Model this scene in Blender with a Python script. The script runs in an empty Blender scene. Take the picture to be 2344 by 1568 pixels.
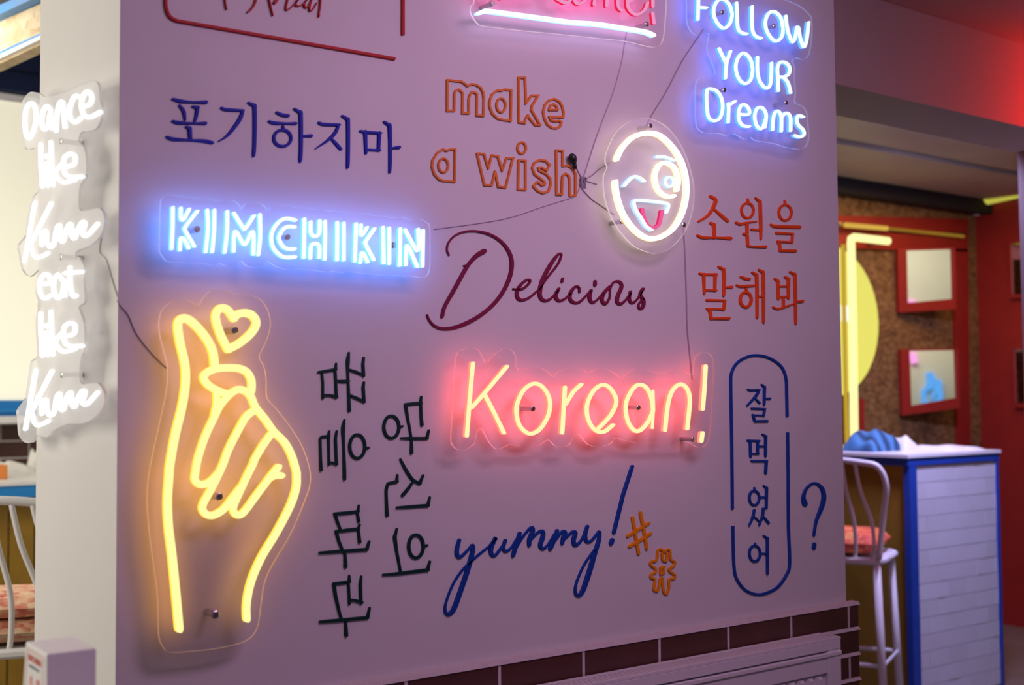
import bpy, bmesh, math, random
from mathutils import Vector, Matrix
random.seed(7)
SC = bpy.context.scene
COL = SC.collection
# ---------------------------------------------------------------- camera
F = 2800.0; PXW, PXH = 2344.0, 1568.0
YAW, PITCH, ROLL = math.radians(36.72), math.radians(2.66), math.radians(-0.465)
CAM = Vector((0, 0, 1.5))
fw = Vector((math.cos(PITCH)*math.sin(YAW), math.cos(PITCH)*math.cos(YAW), math.sin(PITCH)))
r0 = Vector((math.cos(YAW), -math.sin(YAW), 0)); u0 = r0.cross(fw)
rt = math.cos(ROLL)*r0 + math.sin(ROLL)*u0
up = -math.sin(ROLL)*r0 + math.cos(ROLL)*u0
cd = bpy.data.cameras.new('camera'); cam = bpy.data.objects.new('camera', cd); COL.objects.link(cam)
cd.sensor_width = 36; cd.lens = F/PXW*36; cd.clip_start = .05
cam.matrix_world = Matrix(((rt.x, up.x, -fw.x, CAM.x), (rt.y, up.y, -fw.y, CAM.y), (rt.z, up.z, -fw.z, CAM.z), (0, 0, 0, 1)))
cd.dof.use_dof = True; cd.dof.focus_distance = 2.75; cd.dof.aperture_fstop = 3.2
SC.camera = cam
# ---------------------------------------------------------------- world, lights, exposure
w = bpy.data.worlds.new('world'); SC.world = w; w.use_nodes = True
w.node_tree.nodes['Background'].inputs[0].default_value = (0.32, 0.18, 0.36, 1)
w.node_tree.nodes['Background'].inputs[1].default_value = 0.16
def area(name, loc, target, size, size_y, energy, color, spread=180):
    l = bpy.data.lights.new(name, 'AREA'); l.shape = 'RECTANGLE'; l.size = size; l.size_y = size_y
    l.energy = energy; l.color = color; l.spread = math.radians(spread)
    o = bpy.data.objects.new(name, l); COL.objects.link(o); o.location = loc
    o.rotation_euler = (Vector(target)-Vector(loc)).to_track_quat('-Z', 'Y').to_euler(); return o
area('daylight_window', (-1.5, 3.7, 1.95), (1.0, 2.9, 1.2), 2.6, 1.4, 72, (1.0, .94, .80))
area('left_corner_fill', (-.1, 3.1, 2.78), (.6, 2.3, 1.0), 1.0, .6, 2.5, (1.0, .93, .78))  # added light, out of view, for the number box top and end face
area('left_room_far_fill', (.3, 5.0, 2.9), (1.6, 6.2, .9), 1.2, .8, 36, (1.0, .94, .82))  # unseen light added to lift the left interior
area('neon_room_glow', (0.2, -1.6, 2.6), (1.7, 2.1, 1.55), 2.6, 1.0, 9, (0.62, 0.36, 1.0))
area('wall_centre_fill', (1.72, .70, 2.72), (1.72, 2.1, 1.7), 1.0, .7, 11.5, (.96, .53, .93), 125)  # unseen light added to brighten the middle of the mural wall
area('yellow_room_fill', (6.3, 4.0, 2.70), (6.4, 4.3, 0), 1.6, .5, 13, (1.0, .62, .22))  # added warm fill; the yellow tubes are the visible source
area('rear_wall_fill', (8.6, -0.9, 2.7), (9.3, -2.2, 1.6), 1.4, .6, 30, (1.0, .95, .82))  # unseen light added so the rear wall shows bright in the mirrors
area('counter_fill', (4.75, 2.95, 2.66), (5.45, 3.7, .75), .35, .2, 42, (.52, .49, 1.0), 140)  # added out of sight behind the lintel to light the tiled end
pl = bpy.data.lights.new('red_neon_lamp', 'POINT'); pl.energy = 9; pl.color = (1, .012, .004); pl.shadow_soft_size = .12
po = bpy.data.objects.new('red_neon_lamp', pl); COL.objects.link(po); po.location = (4.62, 2.25, 2.58)
SC.view_settings.view_transform = 'Standard'; SC.view_settings.look = 'None'
SC.view_settings.exposure = 0; SC.view_settings.gamma = 1; SC.view_settings.use_curve_mapping = False
SC.cycles.use_denoising = True
SC.cycles.max_bounces = 6; SC.cycles.diffuse_bounces = 3; SC.cycles.glossy_bounces = 3; SC.cycles.transparent_max_bounces = 12

# ---------------------------------------------------------------- pixel helpers
def ray(x, y):
    return (rt*((x-PXW/2)/F) - up*((y-PXH/2)/F) + fw)
def hit(x, y, o, n):
    d = ray(x, y); return CAM + d*((o-CAM).dot(n)/d.dot(n))
def hitY(x, y, Y): return hit(x, y, Vector((0, Y, 0)), Vector((0, 1, 0)))
def hitX(x, y, X): return hit(x, y, Vector((X, 0, 0)), Vector((1, 0, 0)))
def hitZ(x, y, Z): return hit(x, y, Vector((0, 0, Z)), Vector((0, 0, 1)))
def at_depth(x, y, d): return CAM + ray(x, y)*d
WY = 2.1                                   # plane of the mural wall
XL = hitY(269.5, 784, WY).x; XR = hitY(1924.5, 784, WY).x
PN = Vector((0, -1, 0)); WALL = (Vector((0, WY, 0)), PN)
SIDE = (Vector((XL, 0, 0)), Vector((-1, 0, 0)))

# ---------------------------------------------------------------- materials
def mat(name, col, rough=.6, metal=0, emit=None, es=1, noise=0, nscale=20, col2=None, bump=0, spec=.5, coat=0):
    m = bpy.data.materials.new(name); m.use_nodes = True; nt = m.node_tree; b = nt.nodes['Principled BSDF']
    b.inputs['Base Color'].default_value = (*col, 1); b.inputs['Roughness'].default_value = rough
    b.inputs['Metallic'].default_value = metal; b.inputs['Specular IOR Level'].default_value = spec
    b.inputs['Coat Weight'].default_value = coat
    if emit: b.inputs['Emission Color'].default_value = (*emit, 1); b.inputs['Emission Strength'].default_value = es
    if noise or bump:
        tc = nt.nodes.new('ShaderNodeTexCoord'); nz = nt.nodes.new('ShaderNodeTexNoise')
        nz.inputs['Scale'].default_value = nscale; nz.inputs['Detail'].default_value = 5
        nt.links.new(tc.outputs['Object'], nz.inputs['Vector'])
        if noise:
            rp = nt.nodes.new('ShaderNodeValToRGB'); rp.color_ramp.elements[0].position = .5-noise/2; rp.color_ramp.elements[1].position = .5+noise/2
            rp.color_ramp.elements[0].color = (*col, 1); rp.color_ramp.elements[1].color = (*(col2 or col), 1)
            nt.links.new(nz.outputs['Fac'], rp.inputs[0]); nt.links.new(rp.outputs[0], b.inputs['Base Color'])
        if bump:
            bp = nt.nodes.new('ShaderNodeBump'); bp.inputs['Strength'].default_value = bump; bp.inputs['Distance'].default_value = .004
            nt.links.new(nz.outputs['Fac'], bp.inputs['Height']); nt.links.new(bp.outputs[0], b.inputs['Normal'])
    return m
def emis(name, col, s):
    m = bpy.data.materials.new(name); m.use_nodes = True; nt = m.node_tree; nt.nodes.remove(nt.nodes['Principled BSDF'])
    e = nt.nodes.new('ShaderNodeEmission'); e.inputs[0].default_value = (*col, 1); e.inputs[1].default_value = s
    nt.links.new(e.outputs[0], nt.nodes['Material Output'].inputs[0]); return m
def acrylic(name, haze, gloss, glow=False):
    m = bpy.data.materials.new(name); m.use_nodes = True; nt = m.node_tree; nt.nodes.remove(nt.nodes['Principled BSDF'])
    t = nt.nodes.new('ShaderNodeBsdfTransparent'); g = nt.nodes.new('ShaderNodeBsdfGlossy'); d = nt.nodes.new('ShaderNodeBsdfTranslucent' if glow else 'ShaderNodeBsdfDiffuse')
    t.inputs[0].default_value = (.97, .97, .98, 1); g.inputs['Roughness'].default_value = .06; d.inputs[0].default_value = (.9, .9, .92, 1)
    f = nt.nodes.new('ShaderNodeFresnel'); f.inputs[0].default_value = gloss
    m1 = nt.nodes.new('ShaderNodeMixShader'); m2 = nt.nodes.new('ShaderNodeMixShader'); m1.inputs[0].default_value = haze
    nt.links.new(t.outputs[0], m1.inputs[1]); nt.links.new(d.outputs[0], m1.inputs[2])
    nt.links.new(f.outputs[0], m2.inputs[0]); nt.links.new(m1.outputs[0], m2.inputs[1]); nt.links.new(g.outputs[0], m2.inputs[2])
    nt.links.new(m2.outputs[0], nt.nodes['Material Output'].inputs[0]); return m
def osb(name, a, b, c, scale=14):
    m = mat(name, a, .75); nt = m.node_tree; bs = nt.nodes['Principled BSDF']
    tc = nt.nodes.new('ShaderNodeTexCoord'); mp = nt.nodes.new('ShaderNodeMapping'); mp.inputs['Scale'].default_value = (1, 1, 1.6)
    vo = nt.nodes.new('ShaderNodeTexVoronoi'); vo.inputs['Scale'].default_value = scale*2.2; nz = nt.nodes.new('ShaderNodeTexNoise'); nz.inputs['Scale'].default_value = scale
    nz.inputs['Detail'].default_value = 6
    rp = nt.nodes.new('ShaderNodeValToRGB'); e = rp.color_ramp.elements; e[0].position = .3; e[0].color = (*a, 1); e[1].position = .72; e[1].color = (*c, 1)
    k = e.new(.5); k.color = (*b, 1)
    mx = nt.nodes.new('ShaderNodeMix'); mx.data_type = 'FLOAT'; mx.inputs[0].default_value = .4
    nt.links.new(tc.outputs['Object'], mp.inputs[0]); nt.links.new(mp.outputs[0], vo.inputs['Vector']); nt.links.new(mp.outputs[0], nz.inputs['Vector'])
    nt.links.new(nz.outputs['Fac'], mx.inputs[2]); nt.links.new(vo.outputs['Color'], mx.inputs[3]); nt.links.new(mx.outputs[0], rp.inputs[0]); nt.links.new(rp.outputs[0], bs.inputs['Base Color'])
    return m
M = dict(
    wall=mat('painted_wall', (.60, .58, .565), .62, noise=.5, nscale=3, col2=(.63, .61, .60), bump=.03),
    ceil=mat('ceiling_paint', (.62, .60, .59), .8, noise=.5, nscale=2, col2=(.65, .63, .62)),
    floor=mat('floor_tile', (.13, .10, .08), .35, noise=.6, nscale=6, col2=(.19, .15, .12)),
    brick=mat('glazed_brick', (.055, .018, .014), .42, noise=.6, nscale=9, col2=(.085, .03, .024), bump=.25),
    mortar=mat('mortar', (.50, .44, .42), .9, noise=.6, nscale=60, col2=(.58, .52, .50), bump=.3),
    rad=mat('radiator_enamel', (.66, .65, .64), .35, noise=.4, nscale=4, col2=(.7, .69, .68)),
    dark=mat('dark_recess', (.012, .011, .012), .8),
    navy=mat('navy_blind', (.006, .014, .05), .6, noise=.5, nscale=5, col2=(.010, .022, .07)),
    blue=mat('blue_paint', (.012, .21, .58), .4, noise=.4, nscale=8, col2=(.016, .24, .62)),
    dblue=mat('dark_blue_paint', (.010, .05, .32), .45, noise=.4, nscale=8, col2=(.013, .06, .36)),
    white=mat('white_metal', (.80, .79, .78), .35, noise=.4, nscale=8, col2=(.76, .75, .74)),
    tile=mat('white_glazed_tile', (.62, .61, .64), .16, noise=.5, nscale=5, col2=(.66, .65, .68)),
    grout=mat('pink_grout', (.44, .36, .36), .9),
    osb=osb('osb_board', (.11, .05, .014), (.20, .10, .032), (.28, .16, .06)),
    osbl=osb('osb_board_pale', (.50, .36, .18), (.64, .50, .30), (.74, .63, .44), 9),
    red=mat('red_board', (.26, .010, .006), .6, noise=.6, nscale=7, col2=(.32, .014, .008)),
    wood=mat('wood_ceiling', (.44, .36, .29), .45, noise=.7, nscale=4, col2=(.54, .45, .37)),
    ywood=mat('yellow_wood', (.20, .11, .008), .6, noise=.6, nscale=6, col2=(.34, .19, .015)),
    mirror=mat('mirror_glass', (.82, .84, .80), .02, 1),
    cream=mat('cream_wall', (.66, .62, .50), .7, noise=.4, nscale=3, col2=(.70, .66, .54)),
    black=mat('black_plastic', (.01, .01, .012), .4),
    wire=mat('grey_cable', (.33, .28, .33), .6, spec=.2),
    wirel=mat('pale_cable', (.56, .54, .50), .6, spec=.2),
    steel=mat('brushed_steel', (.55, .54, .52), .28, 1),
    acr=acrylic('clear_acrylic', .035, 1.33), acrm=acrylic('cloudy_acrylic', .16, 1.42), acrw=acrylic('frosted_acrylic', .60, 1.08),
    rim=acrylic('acrylic_edge', .85, 1.15, True),
    cloth=mat('white_cloth', (.80, .79, .75), .8, noise=.5, nscale=30, col2=(.72, .70, .62), bump=.3),
)
def letter_mat(name, c, c2): return mat(name, c, .5, noise=.5, nscale=14, col2=c2, spec=.18)
def emissive_edge(name, col, s_):  # emission put into the acrylic edge, standing for guided tube light
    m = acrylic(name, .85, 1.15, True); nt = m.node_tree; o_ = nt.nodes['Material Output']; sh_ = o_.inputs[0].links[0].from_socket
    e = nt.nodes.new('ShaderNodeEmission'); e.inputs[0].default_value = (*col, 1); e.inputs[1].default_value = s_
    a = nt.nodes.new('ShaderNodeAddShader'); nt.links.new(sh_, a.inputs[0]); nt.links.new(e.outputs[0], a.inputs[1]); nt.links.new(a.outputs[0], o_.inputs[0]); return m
M['rim_blue'] = emissive_edge('emissive_edge_blue', (.35, .55, 1.0), .30)
M['rim_yellow'] = emissive_edge('emissive_edge_yellow', (1.0, .52, .22), .26)
M['rim_red'] = emissive_edge('emissive_edge_red', (1.0, .22, .20), .30)
M['rim_warm'] = emissive_edge('emissive_edge_warm', (1.0, .85, .7), .30)
M['acre'] = acrylic('milky_acrylic', .34, 1.35)
M['l_blue'] = letter_mat('blue_letter', (.004, .010, .30), (.006, .016, .34))
M['l_red'] = letter_mat('red_letter', (.42, .018, .016), (.47, .024, .02))
M['l_orange'] = letter_mat('orange_letter', (.66, .18, .035), (.71, .21, .04))
M['l_vermil'] = letter_mat('vermilion_letter', (.68, .062, .006), (.73, .075, .010))
M['l_plum'] = letter_mat('plum_letter', (.16, .010, .045), (.20, .014, .055))
M['l_green'] = letter_mat('dark_green_letter', (.004, .030, .026), (.005, .038, .032))
M['l_navy'] = letter_mat('cobalt_letter', (.004, .040, .26), (.006, .050, .29))
M['l_amber'] = letter_mat('amber_letter', (.74, .24, .006), (.80, .27, .008))
def neon(name, core, cs, side, ss, back, bs): return (emis(name+'_core', core, cs), emis(name+'_sleeve', side, ss), emis(name+'_underside', back, bs))
N = dict(          # lit front, glowing silicone sides, light leaking from the underside onto the wall
    blue=neon('blue_neon', (.80, .97, 1.0), 1.25, (.10, .34, 1.0), 2.6, (.09, .24, 1.0), 17),
    azure=neon('azure_neon', (.80, .97, 1.0), 1.2, (.09, .30, 1.0), 1.9, (.06, .15, 1.0), 9),
    yellow=neon('yellow_neon', (1.0, .93, .36), 1.1, (1.0, .52, .045), 1.7, (1.0, .42, .05), 4),
    red=neon('red_neon', (1.0, .86, .42), 1.1, (1.0, .12, .08), 2.8, (1.0, .10, .09), 11),
    warm=neon('warm_neon', (1.0, .97, .92), 1.3, (1.0, .72, .45), 1.6, (1.0, .74, .55), 4),
    cool=neon('cool_neon', (.86, .94, 1.0), 1.1, (.45, .65, 1.0), 1.2, (.45, .65, 1.0), 2.5),
    pink=neon('pink_neon', (1.0, .36, .66), .85, (.85, .015, .07), 1.0, (1.0, .02, .26), 9),
    tongue=neon('tongue_neon', (.95, .12, .36), .9, (.85, .03, .15), .9, (.85, .03, .15), 1),
    white=neon('white_neon', (1.0, 1.0, 1.0), 1.7, (1.0, .97, .93), 1.0, (1.0, .96, .9), 1.6),
    ice=neon('ice_neon', (.95, 1.0, 1.0), 1.5, (.35, .62, 1.0), 1.6, (.5, .5, 1.0), 6),
    lemon=neon('lemon_neon', (1.0, .93, .38), 1.25, (1.0, .72, .10), 2.0, (1.0, .72, .10), 2.0),
)

# ---------------------------------------------------------------- object helpers
def thing(name, label, cat, loc, group=None, rotz=0):
    o = bpy.data.objects.new(name, None); COL.objects.link(o); o.location = loc; o.rotation_euler = (0, 0, rotz)
    o.empty_display_size = .05; o['label'] = label; o['category'] = cat
    if group: o['group'] = group
    return o
def tag(o, label, cat, group=None):
    o['label'] = label; o['category'] = cat
    if group: o['group'] = group
    return o
def wloc(p):
    v = Vector((0, 0, 0))
    while p is not None: v = v + p.location; p = p.parent      # parents are never rotated when this is used
    return v
def mk(name, verts, faces, mats, parent=None, fm=None, smooth=False, world=True):
    off = wloc(parent) if (world and parent is not None) else Vector((0, 0, 0))
    me = bpy.data.meshes.new(name)
    me.from_pydata([tuple(Vector(v)-off) for v in verts], [], faces)
    for m in (mats if isinstance(mats, (list, tuple)) else [mats]): me.materials.append(m)
    if fm: me.polygons.foreach_set('material_index', fm)
    if smooth: me.polygons.foreach_set('use_smooth', [True]*len(me.polygons))
    me.update()
    o = bpy.data.objects.new(name, me); COL.objects.link(o); o.parent = parent
    return o
class MB:
    def __init__(s): s.v = []; s.f = []; s.m = []
    def box(s, a, b, bev=0, mi=0):
        (x0, y0, z0), (x1, y1, z1) = a, b; i = len(s.v)
        s.v += [(x0,y0,z0),(x1,y0,z0),(x1,y1,z0),(x0,y1,z0),(x0,y0,z1),(x1,y0,z1),(x1,y1,z1),(x0,y1,z1)]
        s.f += [tuple(i+k for k in q) for q in ((0,3,2,1),(4,5,6,7),(0,1,5,4),(1,2,6,5),(2,3,7,6),(3,0,4,7))]; s.m += [mi]*6; return s
    def hexa(s, p, mi=0):       # 8 corners: bottom 4, top 4
        i = len(s.v); s.v += [tuple(q) for q in p]
        s.f += [tuple(i+k for k in q) for q in ((0,3,2,1),(4,5,6,7),(0,1,5,4),(1,2,6,5),(2,3,7,6),(3,0,4,7))]; s.m += [mi]*6; return s
    def pipe(s, pts, r, n=10, closed=False, mi=0, cap=True):
        pts = [Vector(p) for p in pts]; L = len(pts); base = len(s.v); ref = None
        for k in range(L):
            if closed: t = pts[(k+1) % L]-pts[k-1]
            else: t = pts[min(k+1, L-1)]-pts[max(k-1, 0)]
            t.normalize()
            if ref is None: ref = t.orthogonal().normalized()
            ref = (ref - t*ref.dot(t)).normalized(); b = t.cross(ref)
            rr = r[k] if isinstance(r, (list, tuple)) else r
            for q in range(n):
                a = 2*math.pi*q/n; s.v.append(tuple(pts[k]+ref*(rr*math.cos(a))+b*(rr*math.sin(a))))
        for k in range(L if closed else L-1):
            k2 = (k+1) % L
            for q in range(n):
                s.f.append((base+k*n+q, base+k*n+(q+1) % n, base+k2*n+(q+1) % n, base+k2*n+q)); s.m.append(mi)
        if cap and not closed:
            s.f.append(tuple(base+q for q in range(n))[::-1]); s.f.append(tuple(base+(L-1)*n+q for q in range(n))); s.m += [mi, mi]
        return s
    def build(s, name, mats, parent=None, smooth=False, world=True): return mk(name, s.v, s.f, mats, parent, s.m, smooth, world)
def struct(o): o['kind'] = 'structure'; return o
def bevel(o, w=.004, seg=2):
    b = o.modifiers.new('bevel', 'BEVEL'); b.width = w; b.segments = seg; b.limit_method = 'ANGLE'; return o

# ---- strokes traced on a plane ----
def catmull(P, closed=False, sub=4):
    n = len(P); out = []
    if n < 3: return P
    rng = range(n if closed else n-1)
    for i in rng:
        p1, p2 = P[i], P[(i+1) % n]
        p0 = P[i-1] if (closed or i > 0) else p1; p3 = P[(i+2) % n] if (closed or i+2 < n) else p2
        for k in range(sub):
            t = k/sub
            out.append(tuple(.5*((2*b)+(c-a)*t+(2*a-5*b+4*c-d)*t*t+(3*b-a-3*c+d)*t**3) for a, b, c, d in zip(p0, p1, p2, p3)))
    if not closed: out.append(P[-1])
    return out
FLAT = [(-1, 0), (-1, .7), (-.72, 1), (.72, 1), (1, .7), (1, 0)]
TUBE = [(-1, 0), (-1, .62), (-.80, .88), (-.4, 1), (.4, 1), (.80, .88), (1, .62), (1, 0)]
ROUND = [(-1, 0), (-.9, .5), (-.4, 1), (.4, 1), (.9, .5), (1, 0)]
class Strokes:
    """collects strokes drawn in photo pixels and lays them on a plane (o, n) as raised ribbons"""
    def __init__(s, plane, base, T, profile=FLAT, frame=(0, 0, 1), wscale=1.0, cap=True):
        s.o, s.n = plane; s.base = base; s.T = T; s.pr = profile; s.fr = frame; s.ws = wscale; s.v = []; s.f = []; s.m = []; s.k = 0; s.cap = cap
    def to_px(s, P, w):
        x0, y0, sc = s.fr
        return [(x0+p[0]/sc, y0+p[1]/sc, (p[2] if len(p) > 2 else w)/sc*s.ws) for p in P]
    def ribbon(s, P, closed=False):
        n = len(P); sec = []
        T = s.T*(1+.006*(s.k % 9)); s.k += 1
        def tan(i):
            a = P[(i+1) % n] if closed else P[min(i+1, n-1)]; b = P[i-1] if (closed or i > 0) else P[0]
            dx, dy = a[0]-b[0], a[1]-b[1]; l = math.hypot(dx, dy) or 1; return dx/l, dy/l
        for i in range(n):
            tx, ty = tan(i); sec.append((P[i][0], P[i][1], P[i][2]/2, -ty, tx))
        if not closed and s.cap:
            pre = []; post = []
            tx, ty = tan(0); r = P[0][2]/2
            for a in (82, 60, 32): pre.append((P[0][0]-tx*r*math.sin(math.radians(a)), P[0][1]-ty*r*math.sin(math.radians(a)), r*math.cos(math.radians(a)), -ty, tx))
            tx, ty = tan(n-1); r = P[-1][2]/2
            for a in (32, 60, 82): post.append((P[-1][0]+tx*r*math.sin(math.radians(a)), P[-1][1]+ty*r*math.sin(math.radians(a)), r*math.cos(math.radians(a)), -ty, tx))
            sec = pre+sec+post
        o = s.o+s.n*(s.base+T); b0 = len(s.v); K = len(s.pr)
        for (x, y, r, nx, ny) in sec:
            for (a, h) in s.pr:
                p = hit(x+nx*r*a, y+ny*r*a, o, s.n); s.v.append(tuple(p-s.n*(T*(1-h))))
        L = len(sec)
        for i in range(L if closed else L-1):
            j = (i+1) % L
            for q in range(K-1):
                s.f.append((b0+i*K+q, b0+i*K+q+1, b0+j*K+q+1, b0+j*K+q)); s.m.append(1 if q in (0, K-2) else 0)
            s.f.append((b0+i*K+K-1, b0+i*K, b0+j*K, b0+j*K+K-1)); s.m.append(2)
        if not closed:
            s.f.append(tuple(b0+q for q in range(K))[::-1]); s.f.append(tuple(b0+(L-1)*K+q for q in range(K))); s.m += [1, 1]
    def S(s, P, w=0, closed=False, sub=4): s.ribbon(catmull(s.to_px(P, w), closed, sub), closed); return s
    def Lp(s, P, w=0, closed=False):
        Q = s.to_px(P, w); n = len(Q)
        for i in range(n if closed else n-1): s.ribbon([Q[i], Q[(i+1) % n]])
        return s
    def E(s, cx, cy, rx, ry, w, n=26):
        s.ribbon(s.to_px([(cx+rx*math.cos(2*math.pi*k/n), cy+ry*math.sin(2*math.pi*k/n)) for k in range(n)], w), True); return s
    def draw(s, items, w):
        for it in items:
            if it[0] == 'E': s.E(*it[1:5], it[5] if len(it) > 5 else w)
            elif it[0] == 'S': s.S(it[1:], w)
            elif it[0] == 'C': s.S(it[1:], w, True)
            elif it[0] == 'O': s.Lp(it[1:], w, True)
            else: s.Lp(it[1:] if it[0] == 'L' else it, w)
        return s
    def build(s, name, mats, parent=None):
        if not isinstance(mats, (list, tuple)): mats = [mats, mats, mats]
        return mk(name, s.v, s.f, list(mats), parent, s.m)
def lettering(name, label, cat, frame, letters, w, m, T=.0045, loc=None, base=-.0003):
    x0, y0, sc = frame; f = letters[0][1][0]; q = f[1]
    c = hit(x0+(q if isinstance(q, (int, float)) else q[0])/sc, y0+(f[2] if isinstance(q, (int, float)) else q[1])/sc, *WALL)
    t = thing(name, label, cat, c)
    for nm, items in letters:
        Strokes(WALL, base, T, FLAT, frame).draw(items, w).build(nm, m, t)
    return t
def panel(sheet_name, P, frame, plane, base, th, m, parent, smooth=True, sub=3, rim_m=None):
    x0, y0, sc = frame; Q = [(x0+a/sc, y0+b/sc) for a, b in P]
    if smooth: Q = catmull(Q, True, sub)
    o, n = plane; front = [hit(x, y, o+n*(base+th), n) for x, y in Q]; back = [p-n*th for p in front]; L = len(Q)
    ar = Vector((0, 0, 0))
    for i in range(L): ar = ar+(front[i]-front[0]).cross(front[(i+1) % L]-front[0])
    if ar.dot(n) < 0: front.reverse(); back.reverse()
    sh = mk(sheet_name, front, [tuple(range(L))], m, parent)
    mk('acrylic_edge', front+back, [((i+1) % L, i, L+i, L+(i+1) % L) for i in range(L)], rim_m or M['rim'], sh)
    return sh
def standoffs(spots, frame, plane, base, parent, r=.0062):
    o, n = plane; x0, y0, sc = frame; t1 = n.orthogonal().normalized(); t2 = n.cross(t1)
    for a, b in spots:
        c = hit(x0+a/sc, y0+b/sc, o+n*(base+.006), n); mb = MB()
        mb.pipe([c-n*(base+.006), c-n*.0062], r*.8, 12)
        mb.pipe([c-n*.006, c-n*.001, c], [r, r, r*.75], 14)
        mb.build('standoff_screw', M['steel'], parent)

# ================================================================ SETTING
ZC = 2.83; LY0, LY1 = 2.5, 2.785
struct(MB().box((-4, -5, -.05), (13, 9, 0)).build('floor', M['floor']))
struct(MB().box((-4, -5, ZC), (13, LY1, ZC+.06)).build('ceiling', M['ceil']))
ZB = hitY(1945, 1374.3, WY).z               # top of the brick base
wall = struct(MB().box((XL, WY, 0), (XR, 2.585, ZC-.001)).build('wall_middle', M['wall']))
# brick base in front of the wall
base_w = XR+.022
mort = MB(); BZ = ZB; BH = hitY(1945, 1374.3, WY).z-hitY(1945, 1431.5, WY).z; BL = abs(hitY(1926.4, 1400, WY).x-hitY(1651, 1440, WY).x)/2
mort.box((XL, WY-.013, 0), (base_w, WY-.0002, BZ), 0)
row = 0; z = BZ
jx0 = hitY(1926.4, 1400, WY).x
while z-BH > -.02:
    mort.hexa([(XL, WY-.026, z-.0085), (base_w+.004, WY-.026, z-.0085), (base_w+.004, WY-.0129, z-.0085), (XL, WY-.0129, z-.0085),
               (XL, WY-.022, z), (base_w, WY-.022, z), (base_w, WY-.0129, z), (XL, WY-.0129, z)])
    off = jx0 + (0 if row % 2 == 0 else BL/2); x = off
    while x+BL < base_w+BL*2: x += BL
    while x > XL-BL:
        a, b = max(XL, x-BL+.004), min(base_w-.001, x-.004); zz0 = max(0.001, z-BH+.001)
        if b-a > .02:
            MB().box((a, WY-.0225, zz0), (b, WY-.0128, z-.0086)).build('brick', M['brick'], wall)
        if XL < x < base_w: mort.box((x-.0035, WY-.0235, zz0), (x+.0035, WY-.0129, z-.008))
        x -= BL
    z -= BH; row += 1
mort.build('mortar', M['mortar'], wall)
# lintel above the opening and its far jamb
XJ = hitY(2330, 400, LY1).x
ZS = hitY(1914, 192, LY0).z
struct(MB().box((XR-.6, LY0, ZS), (13, LY1, ZC-.001)).build('wall_lintel', M['wall']))
struct(MB().box((XJ, LY0+.001, 0), (XJ+.4, LY1-.001, ZS)).build('wall_jamb', M['wall']))
# far room to the right
BY = 4.7; XC = hitY(2238, 700, BY).x; ZF = hitY(1930, 420, BY).z
struct(MB().box((2.65, BY, 0), (XC+.1, BY+.08, ZF+.1)).build('wall_back', M['osb']))
struct(MB().box((XC, BY-.95, 0), (XC+.12, BY, ZF+.1)).build('wall_right', M['red']))
struct(MB().box((2.5, 2.59, 0), (2.6, 7.2, ZC)).build('wall_light_block', M['wall']))  # unseen wall added to stop daylight leaking into the right room
cr = struct(MB().box((2.65, LY1, ZF+.03), (13, BY+.1, ZF+.08)).build('ceiling_far_room', M['dark']))
ed = [LY1+.002, 3.02, 3.06, 3.34, 3.37, 3.60, 3.63, 3.90, 3.93, 4.22, 4.25, 4.55]
for i in range(0, len(ed), 2):
    dz = (.0, .012, .004, .02, .0, .012)[i//2]
    MB().box((2.65, ed[i], ZF-.012+dz), (9, ed[i+1], ZF+.028)).build('ceiling_plank', M['wood'], cr)
struct(MB().box((2.65, 4.57, ZF-.085), (XC, 4.66, ZF+.02)).build('dark_gap', M['dark']))  # near-black bar standing for the shaded gap at the wall top
# rear wall that the mirrors look at
struct(MB().box((5.5, -2.1, 0), (12.8, -2.0, ZC-.001)).build('wall_rear', M['cream']))
# left room: brick parapet, sill, pane
LBY = 6.9
lz = hitY(40, 968, LBY).z
lw = struct(MB().box((-1.0, LBY, 0), (2.45, LBY+.2, lz-.001)).build('wall_left_back', M['mortar']))
rowh = 38.0/2800*hitY(40, 1000, LBY).dot(fw); z = lz-.012; row = 0
while z > .2:
    x = .9-(.12 if row % 2 else 0)+.02
    while x < 2.2:
        MB().box((x+.006, LBY-.006, z-rowh+.012), (x+.262, LBY+.01, z)).build('brick', M['brick'], lw); x += .268
    z -= rowh; row += 1
p0 = hitY(0, 953, LBY-.1).z; p1 = hitY(0, 973, LBY-.1).z
struct(MB().box((-1, LBY-.14, lz), (2.45, LBY+.2, p0)).build('trim_2', M['white']))
pz = hitY(30, 916, LBY+.05).z; pt = hitY(40, 237, LBY+.05).z
tr = struct(MB().box((-1, LBY+.0, p0), (2.45, LBY+.08, pz)).build('trim_3', M['blue']))
MB().box((-1, LBY-.02, p0+.02), (2.45, LBY, (p0+pz)/2)).build('lower_rail', M['blue'], tr)
pane = mat('frosted_daylight_pane', (.75, .74, .60), .3, emit=(1.0, .95, .74), es=.52)
w1 = struct(MB().box((-1, LBY+.03, pz), (2.45, LBY+.06, pt)).build('window_1', pane))
struct(MB().box((-1, LBY+.02, pt), (2.45, LBY+.08, pt+.04)).build('trim_4', M['white']))
nb = struct(MB().box((-1, LBY+.03, pt+.04), (2.45, LBY+.08, 5.2)).build('wall_left_upper', M['navy']))
z = pt+.05
while z < 4.2:
    MB().hexa([(0, LBY-.02, z), (2.4, LBY-.02, z), (2.4, LBY+.03, z), (0, LBY+.03, z), (0, LBY+.01, z+.11), (2.4, LBY+.01, z+.11), (2.4, LBY+.03, z+.11), (0, LBY+.03, z+.11)]).build('blind_slat', M['navy'], nb); z += .12
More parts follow.
